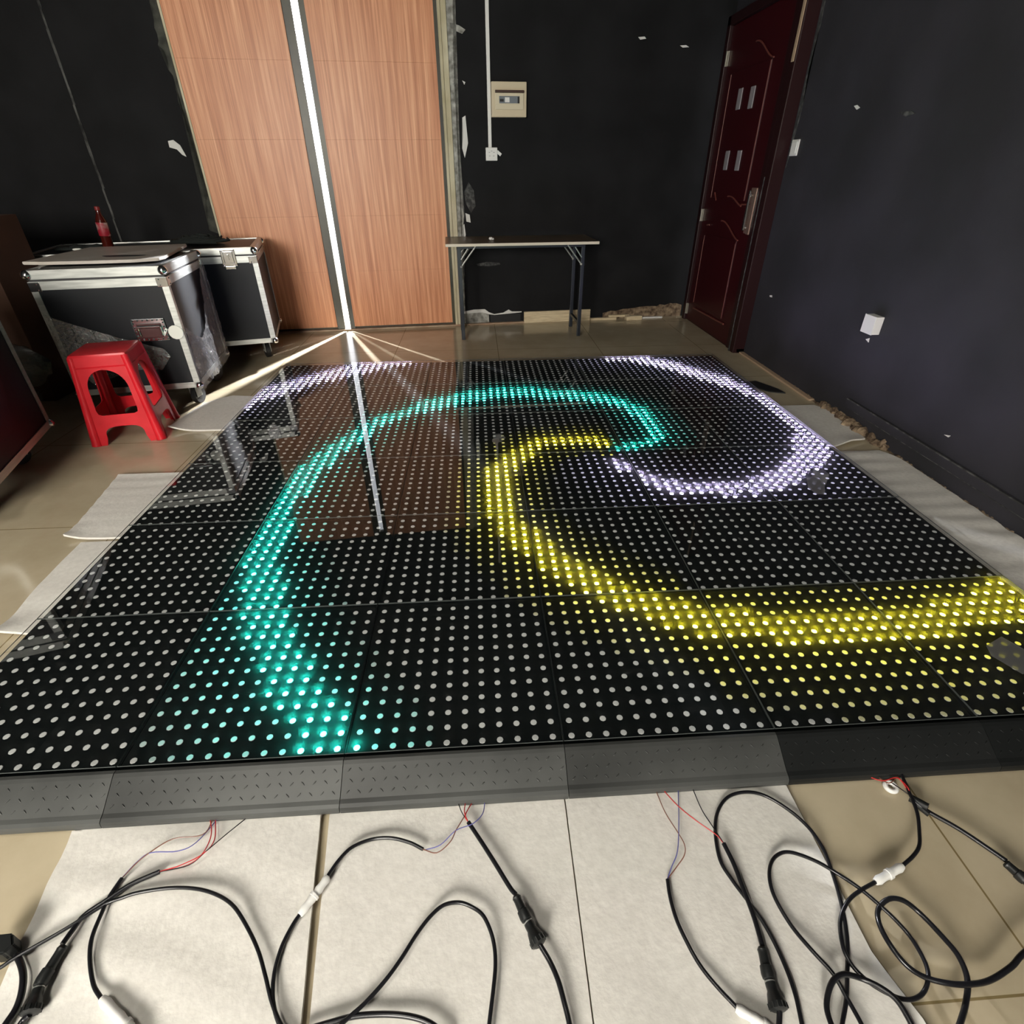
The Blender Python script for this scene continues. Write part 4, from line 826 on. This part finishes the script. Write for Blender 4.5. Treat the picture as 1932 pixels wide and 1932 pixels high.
# ------------------------------------------------------------------ timber at the foot of the back wall
def timber(mwx,sx,sy,sz,label,name='wood_plank',m=None): 
    bm=bmesh.new(); box(bm,-sx/2,sx/2,-sy/2,sy/2,0,sz,.002); o=mesh_obj(name,bm,m or m_wood,None); o.matrix_world=mwx; return tag(o,label,'wood')
timber(on_back(1.575,.0,.018),.63,.022,.098,'long plywood plank on edge behind the right table legs')
timber(on_back(2.02,.0,.030),.25,.03,.020,'thin pale batten lying on the floor right of the plank','wood_batten')
timber(on_back(2.30,.0,.075)@rot(.03),.155,.05,.036,'short pale timber block near the wall corner','wood_block')
timber(on_back(2.17,.022,.028)@rot(-.05),.20,.03,.018,'thin batten lying on top of another near the wall','wood_batten').location.z=.0215
timber(on_back(2.50,.0,.035)@rot(-.06),.20,.03,.010,'thin white sliver of wood next to the timber block','wood_sliver',m_whitep)
st(part('trim_4', lambda b: box(b,.95,1.23,-.004,0,0,.082), m_dark, None, mw=BWM))

# ------------------------------------------------------------------ cables
CM={'red':m_red,'black':m_pvc,'blue':m_blue,'brown':m_brown}
LBL={
'power_left':('black power lead with plug connector leaving red wires at the left','power_cable'),
'signal_left':('thin signal lead with white connector at the lower left','signal_cable'),
'long_left':('long thin black cable arching over the left foam sheet','signal_cable'),
'plug_left':('thick black cable with square plug at the lower left frame edge','power_cable'),
'signal_center':('thin signal lead with white connector over the gap between the foam sheets','signal_cable'),
'power_center':('black power lead with plug connector on the middle foam sheet','power_cable'),
'loop_center':('thin black cable forming a narrow arch on the middle foam sheet','signal_cable'),
'arc_center':('thick black cable arc cut by the bottom edge in the middle','power_cable'),
'signal_right':('thin signal lead curving down to a white connector on the right foam sheet','signal_cable'),
'power_right':('black power lead with plug connector on the right foam sheet','power_cable'),
'loop_right':('thin black cable making a tall loop up to the ramp at the right','signal_cable'),
'coil_right':('thin black cable with white connector, coiled over the bare floor at the right','signal_cable'),
'coil_small':('black cable loop that leaves at the right frame edge','signal_cable'),
'loop_low':('small black cable hoop at the bottom right','power_cable'),
'power_far_right':('black power lead running straight to a plug at the far right','power_cable')}
def lift(pts,z,first=None,last=None):
    out=[]
    for k,(x,y) in enumerate(pts): out.append((x,y,z))
    return out
zoff=0
for n_,c in D['cab'].items():
    r=c['r']; base=.0125+r+.002; zoff=(zoff+.0017)%.006
    x0=c['sheath'][0]
    lab,nm=LBL[n_]; t=empty(nm, M.Translation((x0[0],x0[1],0)), label=lab, cat='cable', group='loose cables in front of the LED floor')
    inv=M.Translation((-x0[0],-x0[1],0))
    onfloor = n_ in ('coil_right','coil_small','loop_low','power_far_right')
    hump={'coil_right':.010,'coil_small':.018,'loop_low':.020,'power_far_right':.012}.get(n_,.004)
    def z_at(k,n): return base+zoff+hump*abs(sin(k*.9+len(n_)))*(.6 if n>4 else .3)
    def run(pts,key='s'): return [(x-x0[0],y-x0[1],z_at(k,len(pts))) for k,(x,y) in enumerate(pts)]
    S=run(c['sheath']); 
    Wp=None; Tp=None
    if 'white' in c: Wp=[(x-x0[0],y-x0[1],base+.004) for x,y in c['white']]; S[-1]=(S[-1][0],S[-1][1],base+.004)
    if 'conn' in c: Wp=[(x-x0[0],y-x0[1],base+.008) for x,y in c['conn']]; S[-1]=(S[-1][0],S[-1][1],base+.008)
    part('cable_jacket', lambda b: tube(b,smooth_path(S,6),r,10), m_pvc, t, smooth=True)
    if 'tail' in c:
        T_=run(c['tail']); T_[0]=Wp[-1]
        part('cable_jacket', lambda b: tube(b,smooth_path(T_,6),r if n_!='coil_right' else .0036,10), m_pvc, t, smooth=True)
    for col,pts in c.get('wires',[]):
        q=run(pts); m_=len(q)
        q=[(x,y,.018+.012*sin(pi*k/(m_-1))) for k,(x,y,z) in enumerate(q)]; q[-1]=(q[-1][0],q[-1][1],S[0][2]); q[0]=(q[0][0],q[0][1]+.004,.0165)
        part('wire', lambda b: tube(b,smooth_path(q,5),.0011,6), CM[col], t, smooth=True)['label']=col+' wire'
    if 'white' in c:
        L=smooth_path(Wp,6) if len(Wp)>2 else [V(Wp[0]).lerp(V(Wp[1]),k/8) for k in range(9)]
        def wc(b):
            n=len(L); tube(b,L,.007,14,radii=[.0058 if k in(0,n-1) else (.0085 if k%3==1 else .0074) for k in range(n)])
            if n>4: 
                for k in (n//2,): tube(b,[L[k]-(L[k+1]-L[k])*.4,L[k]+(L[k+1]-L[k])*.4],.0098,14)
        part('white_connector', wc, m_whitep, t, smooth=True)
    if 'conn' in c:
        a=V(Wp[0]); e=V(Wp[-1]); mid=V(Wp[1]); d=(e-a)
        def P_(s): return a.lerp(mid,s*2) if s<.5 else mid.lerp(e,(s-.5)*2)
        def cb(b):
            ss=[0,.05,.06,.12,.30,.32,.45,.52,.53,.60]; rr=[.0060,.0085,.0080,.0078,.0085,.0105,.0110,.0100,.0080,.0080]
            tube(b,[P_(s) for s in ss],.01,16,radii=rr)
        part('plug_connector', cb, m_plug, t, smooth=True)
        def nb(b):
            ss=[.58,.62,.70,.74,.86,.88,.97,1.0]; rr=[.0088,.0092,.0092,.0112,.0142,.0148,.0148,.0100]
            tube(b,[P_(s) for s in ss],.01,12,radii=rr)
            for k in range(12):
                a_=2*pi*k/12; ax=(P_(1)-P_(.86)).normalized(); o1=ax.orthogonal().normalized(); o2=ax.cross(o1); off=(o1*cos(a_)+o2*sin(a_))*.0148
                tube(b,[P_(.88)+off,P_(.97)+off],.0013,5)
        part('lock_nut', nb, m_plug, t, smooth=True)
        part('seal_ring', lambda b: tube(b,[P_(.555),P_(.575)],.0090,16), m_alu, t, smooth=True)
    if n_=='plug_left':
        bm=bmesh.new(); prism(bm,[(x-x0[0],y-x0[1]) for x,y in D['plugbox']],.016,.050); bmesh.ops.bevel(bm,geom=bm.edges[:],offset=.003,segments=2,affect='EDGES'); mesh_obj('plug_body',bm,m_plug,t)
    if n_=='power_far_right':
        (ax,ay),(bx,by)=D['shrink']
        part('heat_shrink', lambda b: tube(b,[(ax-x0[0],ay-x0[1],.020),(bx-x0[0],by-x0[1],.026)],.0085,12), m_plug, t, smooth=True)
        part('heat_shrink', lambda b: tube(b,[(ax-x0[0]+.004,ay-x0[1]-.014,.019),(bx-x0[0]-.004,by-x0[1]-.012,.020)],.006,12), m_plug, t, smooth=True)
def ring(b):
    pts=[(.011*cos(2*pi*k/20),.011*sin(2*pi*k/20),.006) for k in range(21)]; tube(b,pts,.0055,10,cap=False)
o=part('cable_grommet', ring, m_whitep, None, smooth='all'); o.location=(D['ring'][0],D['ring'][1],.001); tag(o,'white ring grommet around the wires under the right ramp edge','grommet')

# ------------------------------------------------------------------ lights
def area(name, loc, size, sy, energy, color, rotx=0, roty=0, shape='RECTANGLE'):
    l=bpy.data.lights.new(name,'AREA'); l.shape=shape; l.size=size; l.size_y=sy; l.energy=energy; l.color=color
    o=bpy.data.objects.new(name,l); COL.objects.link(o); o.location=loc; o.rotation_euler=(rotx,roty,0); return o
# two ceiling fittings, built as fixtures with glowing diffusers
def fixture(x,y,L,W_,k,label,along='y'):
    t=empty('ceiling_light', M.Translation((x,y,ZC)), label=label, cat='ceiling light', group='ceiling lights outside the photo')
    sx,sy=(W_,L) if along=='y' else (L,W_)
    part('light_housing', lambda b: box(b,-sx/2-.01,sx/2+.01,-sy/2-.01,sy/2+.01,-.06,-.001,.004), m_whitep, t)
    m=mat('lamp diffuser',(.8,.8,.8),.5,emis=(1,.95,.84),estr=k)
    part('light_diffuser', lambda b: box(b,-sx/2,sx/2,-sy/2,sy/2,-.066,-.0605), m, t)
fixture(-.5,-1.2,.9,.22,62,'long ceiling light above and behind the camera')
# added, unseen glowing panel behind the camera, framed like a window, as key light
wn=st(empty('key_light_panel', M.Translation((-.75,YB,1.75))))
part('key_light_frame', lambda b: (box(b,-.82,.82,-.02,.05,-.68,-.62,.003), box(b,-.82,.82,-.02,.05,.62,.68,.003), box(b,-.82,-.76,-.02,.05,-.68,.68,.003), box(b,.76,.82,-.02,.05,-.68,.68,.003), box(b,-.02,.02,.0,.045,-.62,.62,.003)), m_whitep, wn)
part('glowing_pane', lambda b: box(b,-.76,.76,.005,.012,-.62,.62), mat('glowing key light pane',(.8,.8,.8),.6,emis=(1,.955,.865),estr=56), wn)


# daylight: bright overcast sky, and low bright openings opposite the door gap that throw streaks through it
w=bpy.data.worlds.new('daylight'); sc.world=w; w.use_nodes=True; bg=w.node_tree.nodes['Background']; bg.inputs[0].default_value=(.92,.95,1,1); bg.inputs[1].default_value=4.0
gap=V(BWM @ V((-.34,0,0)))
for ang,e,h,sz in ((-18,34000,2.6,.16),(41,6000,2.4,.05),(22,6000,2.5,.06),(31,1500,2.2,.04),(-40,3500,2.4,.04),(-47,2500,2.4,.03),(-30,1500,2.3,.03)):
    d=V((sin(R_(ang)),-cos(R_(ang)),0)); p=gap-d*4.0+V((0,0,h))
    l=bpy.data.lights.new('daylight_glint','SPOT'); l.energy=e; l.shadow_soft_size=sz; l.spot_size=R_(44); l.spot_blend=.3; l.color=(.93,.95,1)
    o=bpy.data.objects.new('daylight_glint',l); COL.objects.link(o); o.location=p
    o.rotation_euler=(gap+V((0,0,1.1))-p).to_track_quat('-Z','Y').to_euler()

sc.view_settings.view_transform='Standard'; sc.view_settings.look='None'; sc.view_settings.gamma=1; sc.view_settings.exposure=0.0
sc.cycles.max_bounces=8; sc.cycles.diffuse_bounces=3; sc.cycles.glossy_bounces=5; sc.cycles.transparent_max_bounces=16
sc.cycles.use_denoising=True; sc.cycles.sample_clamp_indirect=6; sc.cycles.use_light_tree=True
